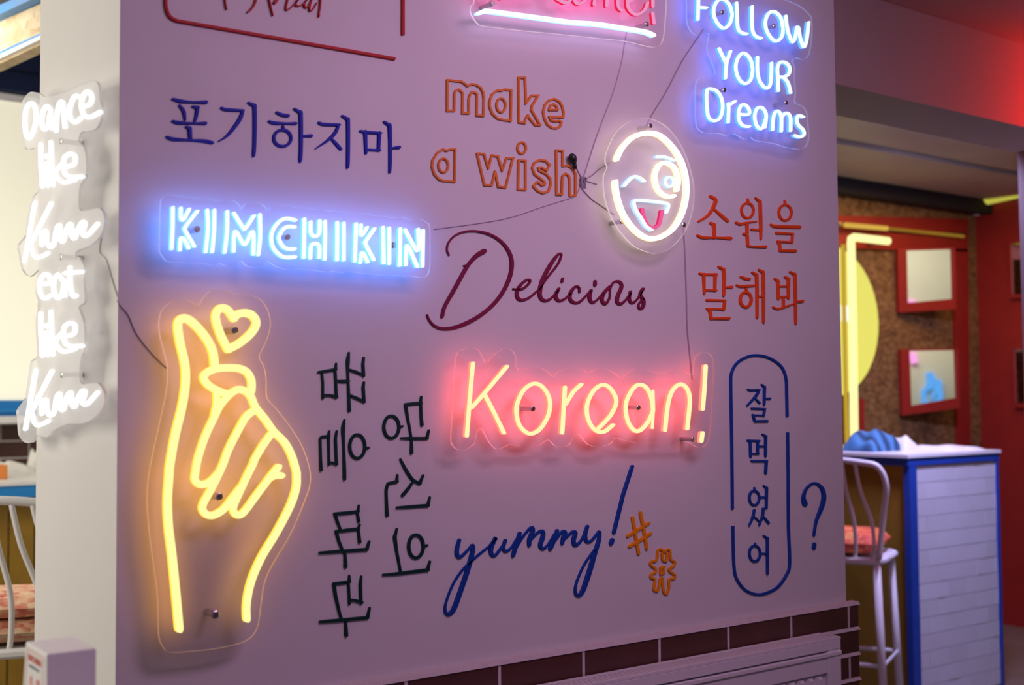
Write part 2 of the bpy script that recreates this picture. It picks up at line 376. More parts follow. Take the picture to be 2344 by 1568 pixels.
# diagonal bulkhead at top left
bd = Vector((-.168, .986, 0)).normalized(); bn = Vector((-bd.y, bd.x, 0)); bo = at_depth(78, 95, 4.3)
if bn.dot(ray(40, 60)) > 0: bn = -bn
def bh(x, y): return hit(x, y, bo, bn)
def slab(name, q, m, th, parent=None):
    p = [bh(x, y) for x, y in q]; k = [v-bn*th for v in p]
    return mk(name, p+k, [(0,1,2,3),(7,6,5,4),(0,4,5,1),(1,5,6,2),(2,6,7,3),(3,7,4,0)], m, parent)
bk = struct(slab('wall_bulkhead', [(-260, 164), (130, -8), (130, 62), (-260, 234)], M['osbl'], .05))
slab('blue_rail', [(-260, 144), (130, -30), (130, -10), (-260, 168)], M['blue'], -.04, bk)
slab('blue_strip', [(-260, 243), (130, 67), (130, 73), (-260, 250)], M['blue'], -.02, bk)
slab('white_strip', [(-260, 250), (130, 73), (130, 81), (-260, 262)], M['white'], -.02, bk)
slab('dark_upper_panel', [(-260, 60), (130, -110), (130, -30), (-260, 144)], M['dark'], .1, bk)
slab('soffit_board', [(-260, 262), (130, 81), (130, 85), (-260, 266)], M['osbl'], .05, bk)

# ================================================================ RADIATOR
rb = hitY(1877.5, 1449, WY-.035); zr = rb.z; rf = hitZ(1924.5, 1457, zr)
RX1, RYF, RYB = rf.x, rf.y, WY-.03; RX0 = XL+.05
t = thing('panel_radiator', 'white panel radiator with ribbed front below the brick ledge', 'radiator', ((RX0+RX1)/2, (RYF+RYB)/2, .18))
MB().box((RX0, RYF+.012, .18), (RX1-.006, RYF+.028, zr-.012)).build('inner_panel', M['rad'], t)
mb = MB(); mb.box((RX0, RYF, zr-.030), (RX1, RYF+.012, zr-.006)); mb.box((RX0, RYF, .18), (RX1, RYF+.012, .23))
mb.box((RX0, RYF, .23), (RX0+.06, RYF+.012, zr-.03)); mb.box((RX1-.05, RYF, .23), (RX1, RYF+.012, zr-.03))
mb.box((RX0, RYF-.003, zr-.045), (RX1, RYF+.012, zr-.034)); mb.box((RX0+.06, RYF+.002, zr-.085), (RX1-.05, RYF+.012, zr-.045))
bevel(mb.build('front_frame', M['rad'], t), .002, 2)
x = RX0+.065
while x < RX1-.07:
    MB().hexa([(x, RYF+.012, .235), (x+.026, RYF+.012, .235), (x+.026, RYF+.013, .235), (x, RYF+.013, .235), (x, RYF+.012, zr-.09), (x+.026, RYF+.012, zr-.09), (x+.026, RYF+.013, zr-.09), (x, RYF+.013, zr-.09)]) if False else \
    MB().hexa([(x, RYF+.012, .235), (x+.008, RYF+.001, .24), (x+.018, RYF+.001, .24), (x+.026, RYF+.012, .235), (x, RYF+.012, zr-.088), (x+.008, RYF+.001, zr-.096), (x+.018, RYF+.001, zr-.096), (x+.026, RYF+.012, zr-.088)]).build('rib', M['rad'], t)
    x += .034
mb = MB(); mb.box((RX0, RYF, zr-.006), (RX1, RYF+.008, zr)); mb.box((RX0, RYB-.008, zr-.006), (RX1, RYB, zr)); mb.box((RX1-.012, RYF+.008, zr-.006), (RX1, RYB-.008, zr))
x = RX0
while x < RX1-.02: mb.box((x, RYF+.008, zr-.004), (x+.0075, RYB-.008, zr-.001)); x += .0095
mb.build('top_grille', M['rad'], t)
MB().box((RX0, RYB-.02, .18), (RX1-.006, RYB-.006, zr-.012)).build('rear_panel', M['rad'], t)
mb = MB(); mb.box((RX1-.004, RYF+.012, .2), (RX1, RYB, zr-.006)); mb.build('side_cover', M['rad'], t)
for x in (RX0+.3, RX1-.3): MB().box((x, RYB-.006, .3), (x+.04, WY-.0225, .36)).build('bracket', M['white'], t)

# ================================================================ RAISED LETTERING ON THE WALL
fr = (340, 0, 3.6625); f2 = (500, 0, 7.813)
t = thing('wall_lettering', 'red script lettering inside a thin red frame, cut off by the top edge', 'lettering', hit(620, 20, *WALL))
fs = Strokes(WALL, 0, .006, FLAT, fr, cap=False)
fs.S([(150, -260), (150, -60), (150, 40), (165, 100), (190, 140), (235, 166), (300, 180), (700, 250), (1300, 355), (2072, 490)], 27); fs.build('frame_line', M['l_red'], t)
Strokes(WALL, 0, .006, FLAT, fr, cap=False).Lp([(2140, -260), (2140, 290)], 27).build('frame_line', M['l_red'], t)
for items in ([('S', (128, -120, 26), (128, -20, 22), (138, 80, 18), (160, 165, 12))],
              [('S', (720, -120, 40), (690, -30, 40), (650, 80, 38), (590, 165, 36), (540, 208, 34))],
              [('S', (890, -120, 30), (918, -20, 30), (942, 100, 26), (985, 275, 16))],
              [('S', (1020, 40, 58), (1060, -20, 60), (1110, -110, 50))],
              [('S', (1275, -90, 30), (1250, -10, 30), (1225, 90, 30), (1218, 145, 28), (1240, 175, 24), (1310, 130, 24), (1390, 50, 26), (1450, -20, 26))],
              [('S', (1470, -60, 26), (1420, 0, 30), (1393, 50, 30), (1402, 88, 26), (1440, 103, 24), (1510, 75, 22), (1590, -10, 22))],
              [('S', (1600, -20, 24), (1548, 60, 28), (1560, 122, 28), (1600, 125, 24), (1660, 40, 26), (1680, -20, 30)), ('S', (1690, -60, 30), (1660, 50, 30), (1638, 150, 26), (1662, 192, 24), (1710, 150, 20), (1770, 45, 16))],
              [('S', (1840, -110, 34), (1836, -20, 34), (1830, 100, 30), (1812, 225, 20)), ('S', (1811, 250, 28), (1809, 290, 28))]):
    Strokes(WALL, 0, .006, FLAT, f2).draw(items, 24).build('letter', M['l_red'], t)

lettering('wall_lettering', 'dark blue Hangul lettering above the blue neon word sign', 'lettering', (360, 200, 4.0414), [
 ('letter', [('S', (150,105,24),(220,125,34),(330,135,22),(455,135,36)), ('S', (212,165,22),(250,220,32),(262,295,24)), ('L', (335,175,24),(378,185,36)), ('S', (378,185,36),(365,270,30),(345,325,22)),
             ('S', (150,310,24),(200,325,34),(330,330,20),(450,330,32)), ('L', (275,362,24),(305,378,38)), ('L', (305,378,40),(312,480,34)), ('S', (95,455,24),(150,476,34),(300,485,20),(440,493,32),(515,510,28))]),
 ('letter', [('S', (600,187,24),(640,203,30),(800,212,24)), ('S', (797,215,30),(770,290,38),(700,390,34),(640,455,24),(575,495,12)), ('L', (850,140,22),(905,168,38)), ('S', (905,168,38),(908,300,36),(905,500,34),(900,600,32),(897,632,24))]),
 ('letter', [('S', (1110,230,24),(1160,252,32),(1215,260,30)), ('S', (1040,312,22),(1090,328,32),(1200,332,22),(1285,332,30)), ('L', (1168,358,20),(1175,390,32)), ('E', 1164,467,80,76,28),
             ('L', (1275,198,22),(1330,230,36)), ('S', (1332,230,38),(1335,350,36),(1335,550,34),(1330,650,34),(1328,682,26)), ('L', (1350,448,20),(1428,446,32))]),
 ('letter', [('S', (1500,325,24),(1545,340,30),(1688,345,26)), ('S', (1683,347,26),(1650,420,34),(1580,490,26),(1470,565,10)), ('S', (1610,465,16),(1660,520,30),(1703,568,28)), ('L', (1718,262,22),(1768,294,36)), ('S', (1770,294,36),(1772,450,34),(1770,680,32),(1766,738,26))]),
 ('letter', [('L', (1885,402,22),(1925,412,30),(2072,422,24)), ('L', (1930,410,36),(1937,605,26)), ('L', (2060,422,34),(2053,578,30)), ('L', (1940,575,22),(2065,580,22)), ('L', (2105,318,22),(2155,350,34)), ('S', (2156,350,36),(2160,500,32),(2160,700,30),(2156,782,24)), ('L', (2175,560,18),(2242,553,32))]),
], 30, M['l_blue'])

lettering('wall_lettering', 'orange outlined lettering reading make a wish, left of the winking face', 'lettering', (960, 150, 4.752), [
 ('letter', [('O', (310,155),(420,168),(460,170),(500,195),(530,220),(570,200),(620,205),(670,235),(700,290),(708,350),(705,545),(630,540),(632,310),(610,290),(580,285),(555,320),(545,360),(545,518),(475,515),(478,300),(455,270),(430,258),(400,275),(388,310),(385,490),(310,490))]),
 ('letter', [('O', (1005,265),(930,258),(900,270),(850,270),(800,310),(772,380),(770,440),(800,520),(860,575),(930,590),(1000,600)), ('E', 895,430,48,75)]),
 ('letter', [('O', (1085,130),(1155,130),(1160,250),(1165,410),(1225,325),(1300,325),(1230,440),(1225,480),(1320,645),(1265,645),(1215,585),(1185,540),(1160,580),(1155,625),(1090,615))]),
 ('letter', [('O', (1570,560),(1575,510),(1560,440),(1530,390),(1470,360),(1410,380),(1370,430),(1355,500),(1365,570),(1400,640),(1450,675),(1500,680),(1545,655),(1550,610),(1525,600),(1480,605),(1440,595),(1420,555)), ('O', (1510,480),(1500,440),(1465,418),(1430,435),(1418,480))]),
 ('letter', [('O', (395,910),(340,910),(305,925),(260,910),(200,950),(150,1030),(145,1100),(170,1180),(220,1235),(270,1252),(390,1262)), ('E', 268,1085,52,75)]),
 ('letter', [('O', (635,955),(710,960),(757,1115),(795,975),(860,985),(908,1140),(955,1005),(1025,1005),(945,1325),(865,1315),(830,1150),(795,1300),(715,1300))]),
 ('letter', [('E', 1120,895,45,62), ('O', (1085,1030),(1160,1035),(1160,1350),(1080,1345))]),
 ('letter', [('O', (1425,1080),(1380,1035),(1310,1025),(1255,1060),(1235,1110),(1260,1180),(1320,1225),(1365,1260),(1370,1290),(1340,1300),(1290,1265),(1245,1310),(1290,1360),(1350,1385),(1410,1365),(1435,1300),(1430,1230),(1390,1180),(1310,1140),(1300,1110),(1330,1105),(1390,1140))]),
 ('letter', [('O', (1495,920),(1565,925),(1565,1090),(1620,1085),(1675,1115),(1705,1180),(1705,1410),(1645,1415),(1640,1230),(1625,1190),(1595,1175),(1565,1200),(1560,1250),(1555,1400),(1500,1400))]),
], 25, M['l_orange'])

lettering('wall_lettering', 'vermilion Hangul lettering in two rows right of the winking face', 'lettering', (1580, 430, 4.75), [
 ('letter', [('S', (225,90,28),(282,130,40),(260,210,36),(200,300,30),(95,365,20)), ('S', (262,225,20),(340,295,34),(412,358,34)), ('L', (230,382,30),(265,400,38),(270,540,36)), ('S', (85,515,24),(150,540,34),(270,540,22),(445,548,38))]),
 ('letter', [('L', (630,120,20),(640,165,30)), ('E', 630,245,65,82,26), ('S', (505,375,24),(550,393,32),(640,375,22),(728,365,14)), ('L', (625,395,34),(628,490,30)), ('S', (590,500,28),(622,508,34),(630,560,32),(632,625,30)), ('L', (634,632,28),(700,640,24),(825,640,36)), ('L', (675,450,26),(770,460,22)), ('L', (718,110,24),(765,148,34)), ('S', (767,148,34),(775,400,34),(775,552,24))]),
 ('letter', [('L', (1035,140,22),(1040,175,30)), ('E', 1040,268,68,85,26), ('S', (885,398,24),(940,418,36),(1195,425,36)), ('L', (945,490,30),(1122,500,24),(1113,590,30)), ('L', (1113,590,26),(955,582,22)), ('L', (960,582,28),(980,620,34),(985,680,30)), ('L', (985,682,30),(1150,685,34))]),
 ('letter', [('L', (110,930,24),(150,940,28),(292,940,28)), ('L', (155,940,36),(160,1145,26)), ('L', (280,942,36),(275,1115,28)), ('L', (170,1110,22),(288,1114,24)), ('L', (318,858,26),(368,885,34)), ('S', (370,885,36),(378,1000,36),(372,1168,30)), ('L', (395,1080,22),(458,1078,34)), ('L', (190,1220,28),(385,1224,24)), ('L', (385,1226,30),(372,1320,32)), ('L', (372,1320,24),(190,1312,20)), ('L', (190,1312,22),(225,1340,36),(235,1420,34)), ('L', (235,1420,26),(425,1418,36))]),
 ('letter', [('S', (560,968,28),(605,986,34),(648,990,34)), ('S', (515,1058,24),(560,1070,32),(695,1062,28)), ('L', (615,1095,22),(620,1130,32)), ('E', 612,1215,60,80,32), ('L', (685,920,26),(728,945,34)), ('L', (730,945,36),(735,1100,34),(735,1408,28)), ('L', (745,1180,22),(790,1180,22)), ('L', (755,890,26),(798,918,36)), ('L', (800,918,38),(805,1100,36),(805,1460,28))]),
 ('letter', [('L', (930,990,28),(960,1015,34)), ('L', (960,1015,36),(965,1205,28)), ('L', (1040,970,28),(1075,990,34)), ('L', (1075,990,36),(1075,1198,28)), ('L', (970,1070,20),(1070,1068,22)), ('L', (970,1185,22),(1075,1180,22)), ('L', (1020,1190,32),(1022,1295,30)), ('S', (910,1298,22),(960,1315,28),(1050,1290,22),(1148,1252,14)), ('L', (1095,915,26),(1143,940,34)), ('L', (1145,940,36),(1152,1200,34),(1155,1472,28)), ('L', (1170,1238,24),(1226,1232,34))]),
], 30, M['l_vermil'])

lettering('wall_lettering', 'plum script lettering reading Delicious across the wall centre', 'lettering', (960, 510, 4.1857), [
 ('letter', [('S', (225,895,34),(250,800,34),(340,640,38),(450,440,38),(500,370,36),(560,310,44),(625,272,48)), ('S', (430,410,12),(465,402,18),(510,370,22)),
             ('S', (290,310,12),(270,260,14),(285,190,16),(350,120,18),(450,82,20),(560,80,22),(680,110,26),(780,170,28),(850,250,32),(890,350,36),(885,470,38),(840,600,38),(760,730,36),(640,850,36),(500,940,38),(350,1000,36),(230,1012,30),(150,985,24),(100,930,20),(80,882,16))]),
 ('letter', [('S', (905,632,16),(980,636,22),(1040,600,22),(1068,555,22),(1040,545,22),(985,585,26),(945,650,36),(945,710,34),(985,740,28),(1060,715,22),(1150,640,18))]),
 ('letter', [('S', (1150,640,18),(1230,530,18),(1330,400,20),(1366,310,20),(1340,300,22),(1270,390,36),(1190,540,40),(1160,660,40),(1172,722,34),(1215,745,28),(1270,722,20),(1330,650,18))]),
 ('letter', [('S', (1342,632,28),(1312,700,38),(1342,745,28),(1400,728,20),(1450,680,18)), ('L', (1380,535,26),(1374,560,26))]),
 ('letter', [('S', (1540,660,22),(1533,615,20),(1500,612,22),(1455,670,34),(1450,730,34),(1490,763,28),(1550,752,22),(1640,660,18))]),
 ('letter', [('S', (1652,648,28),(1637,715,38),(1662,762,28),(1710,738,18),(1760,680,18)), ('L', (1690,562,30),(1690,592,34))]),
 ('letter', [('S', (1830,610,26),(1770,680,34),(1757,745,34),(1790,775,28),(1828,720,18),(1835,630,18),(1870,568,20),(1925,565,28),(1945,610,34),(1912,690,36),(1900,750,36),(1930,777,28),(1980,745,20),(2025,680,18))]),
 ('letter', [('S', (2030,660,28),(2017,725,32),(2042,766,26),(2090,738,18),(2135,660,18))]),
 ('letter', [('S', (2148,635,32),(2122,685,32),(2155,745,34),(2150,805,32),(2118,820,26),(2106,785,20),(2150,730,18))]),
], 26, M['l_plum'])

g1 = lambda *p: p
def g2(*P): return tuple((q[0], q[1]+1568.4)+tuple(q[2:]) for q in P)
lettering('wall_lettering', 'dark green Hangul lettering turned sideways, column next to the neon hand', 'lettering', (710, 790, 4.6129), [
 ('letter', [('L', (95,285,24),(180,272,30),(275,257,34)), ('L', (276,257,30),(280,195,20)), ('L', (130,290,24),(140,400,24),(140,560,26)), ('L', (140,530,28),(220,530,30),(285,548,34)), ('L', (270,260,30),(278,400,26),(284,552,30)),
             ('S', (415,80,20),(405,170,40),(405,300,26),(415,550,30),(420,690,36)), ('S', (290,378,22),(350,382,36),(410,380,28)),
             ('L', (425,260,26),(500,285,30),(570,318,24)), ('L', (572,135,26),(565,200,30),(572,322,32)), ('L', (430,530,26),(500,560,32),(578,598,26)), ('L', (574,395,24),(567,450,32),(577,598,30))]),
 ('letter', [('S', (368,790,20),(355,880,40),(360,1050,26),(368,1300,34),(370,1412,34)), ('E', 505,1070,80,125,32), ('L', (590,1090,26),(622,1085,26)), ('L', (122,1318,34),(118,1200,26),(112,990,26),(130,970,30),(200,963,34),(208,910,20)), ('L', (200,970,28),(203,1120,24),(205,1262,26)), ('L', (205,1235,24),(285,1253,32)), ('L', (287,910,22),(274,990,30),(285,1258,28))]),
 ('letter', [g2((268,213,30),(400,203,36),(512,190,32),(520,125,20)), g2((268,215,34),(300,310,28),(325,370,24)), g2((505,200,26),(520,292,32)), g2((280,400,30),(400,385,34),(515,372,32),(530,325,20)), g2((282,400,32),(310,500,30),(350,600,26),(375,640,28),(380,770,40)), g2((515,375,26),(530,510,34)), g2((110,625,26),(250,615,34),(605,590,36),(630,505,24))]),
 ('letter', [g2((258,953,34),(330,945,34),(420,932,34),(420,868,22)), g2((258,955,36),(275,1080,34),(320,1270,28),(335,1310,24)), g2((410,930,28),(418,1060,26),(422,1162,28)), g2((420,1120,26),(490,1130,30),(552,1148,32)), g2((547,875,22),(537,960,34),(545,1158,30)), g2((115,1355,30),(250,1345,38),(612,1310,36),(635,1210,24)), g2((380,1350,24),(385,1420,34),(388,1495,40))]),
], 30, M['l_green'])
lettering('wall_lettering', 'dark green Hangul lettering turned sideways, shorter column beside the red neon', 'lettering', (710, 790, 4.6129), [
 ('letter', [('L', (1180,545,22),(1172,610,32)), ('L', (1175,612,34),(1080,620,34),(1015,628,34)), ('S', (1015,628,34),(1035,760,28),(1070,950,22),(1078,1060,30),(1078,1135,36)), ('L', (1175,620,28),(1180,760,28),(1188,842,34)), ('L', (970,982,22),(1050,985,34),(1240,985,34)), ('L', (1240,985,32),(1260,900,22)), ('E', 865,865,80,118,32), ('L', (950,870,28),(982,856,22))]),
 ('letter', [('S', (960,1205,22),(1020,1320,32),(1090,1420,32),(1165,1460,34)), ('L', (1165,1458,34),(1200,1375,22)), ('S', (1095,1440,24),(1040,1520,34),(985,1585,36)), ('L', (928,1372,22),(922,1440,34)), ('L', (922,1442,34),(830,1462,30)), ('S', (830,1462,30),(812,1520,30),(810,1568,28),(815,1700,30),(820,1795,36)), g2((925,147,24),(1050,140,34),(1250,125,36),(1270,40,22))]),
 ('letter', [g2((922,370,20),(900,460,38),(920,600,28),(960,815,24)), g2((780,858,24),(900,850,34),(1248,806,38),(1270,718,24)), ('E', 1125,557+1568.4,77,122,34), g2((1205,560,30),(1242,546,24))]),
], 30, M['l_green'])

lettering('wall_lettering', 'cobalt blue script lettering reading yummy! under the red neon word', 'lettering', (990, 1050, 3.9729), [
 ('letter', [('S', (250,742,32),(228,830,38),(235,885,36),(265,893,28),(330,830,22),(372,785,28),(370,850,40),(330,1000,44),(270,1180,44),(200,1370,44),(150,1415,36),(122,1385,26),(132,1300,20),(200,1130,20),(300,990,20),(420,880,20),(520,800,20))]),
 ('letter', [('S', (520,800,20),(560,750,22),(582,718,34),(540,810,40),(545,872,36),(580,878,26),(640,800,24)), ('S', (668,745,30),(650,810,34),(672,842,28),(720,815,22),(775,730,22))]),
 ('letter', [('S', (800,680,34),(770,780,40),(740,880,36)), ('S', (745,850,20),(830,710,22),(905,625,26),(918,660,40),(890,730,40),(886,785,34)), ('S', (900,740,20),(975,665,24),(1012,665,34),(1008,720,40),(987,788,38),(1012,820,28),(1060,780,20),(1115,690,22))]),
 ('letter', [('S', (1140,656,34),(1110,740,42),(1078,820,38)), ('S', (1090,790,20),(1180,670,26),(1213,672,36),(1197,720,38),(1187,770,30)), ('S', (1200,740,20),(1275,670,26),(1308,675,34),(1290,740,38),(1302,786,34),(1350,758,22),(1392,680,22))]),
 ('letter', [('S', (1415,618,32),(1395,690,36),(1407,750,32),(1450,748,24),(1500,690,24),(1525,664,28),(1520,740,36),(1480,870,42),(1430,1040,46),(1370,1210,42),(1327,1245,34),(1304,1205,24),(1322,1110,20),(1390,960,20),(1480,830,20))]),
 ('letter', [('L', (1823,72,32),(1740,330,34),(1657,670,34)), ('L', (1641,742,40),(1632,768,42))]),
], 26, M['l_navy'])
lettering('wall_lettering', 'amber hash sign drawn with single lines right of the yummy script', 'symbol', (990, 1050, 3.9729), [
 ('hash_mark', [('L', (1825,537),(1850,680),(1880,862)), ('L', (1897,492),(1930,660),(1955,816)), ('L', (1782,703),(1870,650),(1972,587)), ('L', (1798,798),(1890,745),(1988,682))])], 29, M['l_amber'])
lettering('wall_lettering', 'amber outlined puffy hash sign below the plain one', 'symbol', (990, 1050, 3.9729), [
 ('hash_mark', [('C', (2045,920),(2055,840),(2085,824),(2112,850),(2140,826),(2165,838),(2172,915),(2208,938),(2200,975),(2163,1000),(2165,1025),(2210,1058),(2203,1090),(2160,1102),(2155,1180),(2138,1228),(2115,1222),(2102,1175),(2098,1095),(2080,1095),(2060,1190),(2037,1203),(2018,1183),(2030,1102),(1992,1080),(2000,1050),(2035,1032),(2033,1000),(1992,968),(1998,937)),
   ('S', (2095,865),(2100,920),(2122,932)), ('S', (2142,865),(2133,930)), ('O', (2082,992),(2113,982),(2108,1040),(2082,1048))])], 23, M['l_amber'])

fr = (1640, 790, 2.6571)
t = thing('wall_lettering', 'cobalt Hangul lettering stacked vertically inside a broken oval outline', 'lettering', hit(1740, 1090, *WALL))
Strokes(WALL, 0, .0045, FLAT, fr, cap=False).S([(102,998),(98,600),(92,250),(97,170),(130,110),(190,72),(255,62),(330,80),(398,130),(427,200),(432,300),(435,435)], 15.5, sub=5).build('outline', M['l_navy'], t)
Strokes(WALL, 0, .0045, FLAT, fr, cap=False).S([(438,530),(441,800),(443,1100),(450,1330),(430,1400),(380,1470),(320,1505),(255,1517),(180,1490),(127,1420),(112,1350),(107,1230),(105,1100)], 15.5, sub=5).build('outline', M['l_navy'], t)
for items in (
 [('L', (195,270,10),(215,275,14),(265,272,12)), ('S', (264,274,14),(245,310,16),(190,370,8)), ('L', (235,320,8),(265,350,14)), ('L', (280,240,10),(296,255,16)), ('L', (297,255,17),(295,360,14)), ('L', (300,325,10),(328,325,14)), ('L', (220,385,12),(299,388,12),(292,428,14)), ('L', (292,428,10),(225,425,10)), ('L', (226,425,14),(238,462,16)), ('L', (238,463,14),(312,462,16))],
 [('L', (195,580,12),(265,582,12)), ('L', (210,585,16),(212,678,14)), ('L', (255,585,16),(255,660,14)), ('L', (212,660,10),(260,660,12)), ('L', (265,615,10),(300,615,10)), ('L', (285,542,10),(304,555,16)), ('L', (305,555,17),(303,675,14)), ('L', (220,705,12),(310,705,13)), ('L', (309,706,16),(304,778,16))],
 [('E', 235,930,30,44,14), ('L', (235,868,9),(237,885,12)), ('L', (268,925,10),(300,925,10)), ('L', (292,855,10),(309,870,16)), ('L', (310,870,17),(308,990,14)), ('S', (235,1005,14),(225,1050,14),(203,1100,8)), ('L', (230,1040,8),(262,1070,12)), ('S', (290,995,14),(285,1040,14),(265,1095,9)), ('L', (288,1040,10),(320,1080,16))],
 [('E', 238,1268,33,48,14), ('L', (240,1205,9),(240,1220,12)), ('L', (272,1268,10),(305,1268,10)), ('L', (292,1160,10),(314,1175,16)), ('L', (315,1175,17),(315,1390,14))]):
    Strokes(WALL, 0, .0045, FLAT, fr).draw(items, 14).build('letter', M['l_navy'], t)
lettering('wall_lettering', 'cobalt question mark at the lower right of the wall', 'symbol', fr, [
 ('question_mark', [('S', (542,965,34),(534,925,24),(553,872,16),(600,840,16),(645,870,24),(658,930,28),(640,1000,26),(612,1070,18),(597,1158,14)), ('L', (600,1212,24),(597,1233,24))])], 20, M['l_navy'])

# ================================================================ NEON SIGNS ON THE WALL
PB, PT, TT = .036, .005, .012       # standoff, acrylic thickness, tube depth
def sign(label, centre, plane=WALL, cat='neon sign'): return thing('neon_sign', label, cat, hit(*centre, *plane))
def tubes(parent, frame, letters, w, m, plane=WALL, T=TT, base=PB+PT, name='neon_letter', ws=.88):
    for items in letters: Strokes(plane, base, T, TUBE, frame, ws).draw(items, w).build(name, m, parent)

# blue word sign
fr = (350, 430, 3.5515)
t = sign('blue neon sign reading KIMCHIKIN on clear acrylic', (680, 540))
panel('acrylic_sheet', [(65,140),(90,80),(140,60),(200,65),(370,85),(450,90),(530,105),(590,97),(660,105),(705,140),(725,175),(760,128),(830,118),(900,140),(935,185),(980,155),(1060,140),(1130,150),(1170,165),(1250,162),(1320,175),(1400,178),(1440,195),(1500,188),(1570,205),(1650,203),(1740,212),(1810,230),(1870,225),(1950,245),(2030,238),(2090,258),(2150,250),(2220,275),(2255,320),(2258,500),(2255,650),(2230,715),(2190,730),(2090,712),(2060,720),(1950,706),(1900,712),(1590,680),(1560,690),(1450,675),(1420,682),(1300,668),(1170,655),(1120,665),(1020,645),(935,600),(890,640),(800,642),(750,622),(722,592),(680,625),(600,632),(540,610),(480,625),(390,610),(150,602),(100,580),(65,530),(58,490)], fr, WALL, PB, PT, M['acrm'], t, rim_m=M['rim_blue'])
tubes(t, fr, [
 [('S',(170,160),(168,320),(160,490)), ('S',(235,165),(235,240),(250,258),(266,242),(302,175)), ('S',(368,190),(275,312),(272,345),(343,470)), ('S',(228,500),(232,418),(246,405),(264,420),(298,485))],
 [('S',(450,182),(455,330),(437,516)), ('S',(508,182),(505,350),(490,516))],
 [('S',(613,192),(610,350),(592,520)), ('S',(668,205),(740,320),(762,325),(828,228)), ('S',(665,512),(668,375),(688,358),(738,445),(765,450),(808,362),(826,375),(825,536)), ('S',(878,218),(880,400),(865,540))],
 [('S',(1163,260),(1100,246),(1040,270),(985,340),(970,410),(990,490),(1050,550),(1110,563),(1162,560)), ('S',(1158,315),(1110,312),(1065,337),(1035,390),(1037,425),(1067,475),(1110,494),(1158,494))],
 [('S',(1240,254),(1238,410),(1235,562)), ('S',(1290,278),(1290,355),(1310,387),(1345,387),(1362,355),(1365,268)), ('S',(1288,567),(1293,475),(1318,452),(1348,455),(1363,490),(1360,562)), ('S',(1408,273),(1408,420),(1405,576))],
 [('L',(1507,282),(1505,582)), ('L',(1560,288),(1560,582))],
 [('S',(1660,293),(1655,440),(1650,590)), ('S',(1700,303),(1695,366),(1706,382),(1720,368),(1748,323)), ('S',(1808,333),(1740,432),(1738,455),(1802,580)), ('S',(1695,602),(1704,535),(1720,532),(1753,597))],
 [('L',(1880,322),(1885,607)), ('L',(1930,328),(1930,612))],
 [('L',(2020,333),(2015,626)), ('S',(2060,340),(2140,490),(2160,505),(2170,480),(2165,338)), ('S',(2065,622),(2070,485),(2087,482),(2158,636)), ('L',(2205,348),(2200,632))],
], 34, N['blue'])
standoffs([(365,335),(1098,398),(1962,465)], fr, WALL, PB, t)

# blue sign, three lines
fr = (1560, 0, 4.4813)
t = sign('blue neon sign reading FOLLOW YOUR Dreams in three lines', (1730, 180))
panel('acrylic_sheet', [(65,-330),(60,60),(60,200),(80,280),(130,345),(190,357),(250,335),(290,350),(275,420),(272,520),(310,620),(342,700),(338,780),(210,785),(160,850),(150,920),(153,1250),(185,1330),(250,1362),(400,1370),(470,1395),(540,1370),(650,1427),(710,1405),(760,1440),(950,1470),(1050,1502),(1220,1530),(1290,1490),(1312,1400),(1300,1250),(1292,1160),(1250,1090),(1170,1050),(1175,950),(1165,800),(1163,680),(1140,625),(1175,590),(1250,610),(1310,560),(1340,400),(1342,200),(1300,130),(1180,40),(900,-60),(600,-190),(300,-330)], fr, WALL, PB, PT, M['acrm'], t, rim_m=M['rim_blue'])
tubes(t, fr, [
 [('L',(188,-190),(180,195)), ('L',(200,70),(265,75)), ('L',(192,-190),(320,-175))],
 [('S',(530,132),(500,40),(435,-15),(370,20),(340,110),(360,200),(410,268),(455,285),(500,250),(523,195),(530,155))],
 [('S',(575,28),(582,150),(585,250),(600,308),(640,335),(676,344))],
 [('S',(735,66),(735,250),(747,330),(780,372),(826,388))],
 [('S',(1050,272),(1030,182),(980,124),(930,117),(890,160),(870,230),(885,310),(930,385),(985,418),(1030,390),(1050,335),(1052,296))],
 [('S',(1080,164),(1095,280),(1120,370),(1155,428),(1180,370),(1195,278),(1213,290),(1230,390),(1265,478),(1290,430),(1305,330),(1315,230))],
 [('L',(397,496),(465,640)), ('S',(513,526),(480,620),(470,680),(462,796))],
 [('S',(740,692),(720,610),(680,557),(640,541),(592,590),(568,670),(580,760),(620,830),(672,853),(715,825),(735,765),(740,718))],
 [('S',(790,586),(790,720),(810,820),(850,880),(892,902),(920,870),(931,790),(935,646))],
 [('S',(1005,926),(1000,800),(995,700),(1018,642),(1060,632),(1105,660),(1122,710),(1108,762),(1060,785),(1015,783)), ('S',(1060,790),(1100,840),(1120,900),(1130,945))],
 [('C',(272,925),(275,1130),(295,1208),(345,1235),(398,1218),(430,1140),(430,1040),(400,960),(345,915))],
 [('L',(492,1062),(495,1120),(490,1250)), ('L',(505,1075),(558,1038))],
 [('S',(605,1168),(700,1170),(702,1115),(660,1070),(620,1085),(597,1150),(602,1230),(640,1283),(702,1294))],
 [('S',(868,1300),(880,1180),(850,1112),(810,1097),(775,1130),(762,1200),(780,1280),(820,1318),(850,1300),(868,1230))],
 [('S',(945,1325),(955,1200),(980,1142),(1010,1142),(1035,1200),(1035,1340)), ('S',(1040,1205),(1070,1163),(1105,1162),(1130,1210),(1130,1336))],
 [('S',(1258,1195),(1215,1182),(1192,1220),(1210,1280),(1258,1328),(1268,1378),(1230,1402),(1174,1387))],
], 36, N['azure'])
standoffs([(425,125),(960,265),(445,920),(1078,1050)], fr, WALL, PB, t)

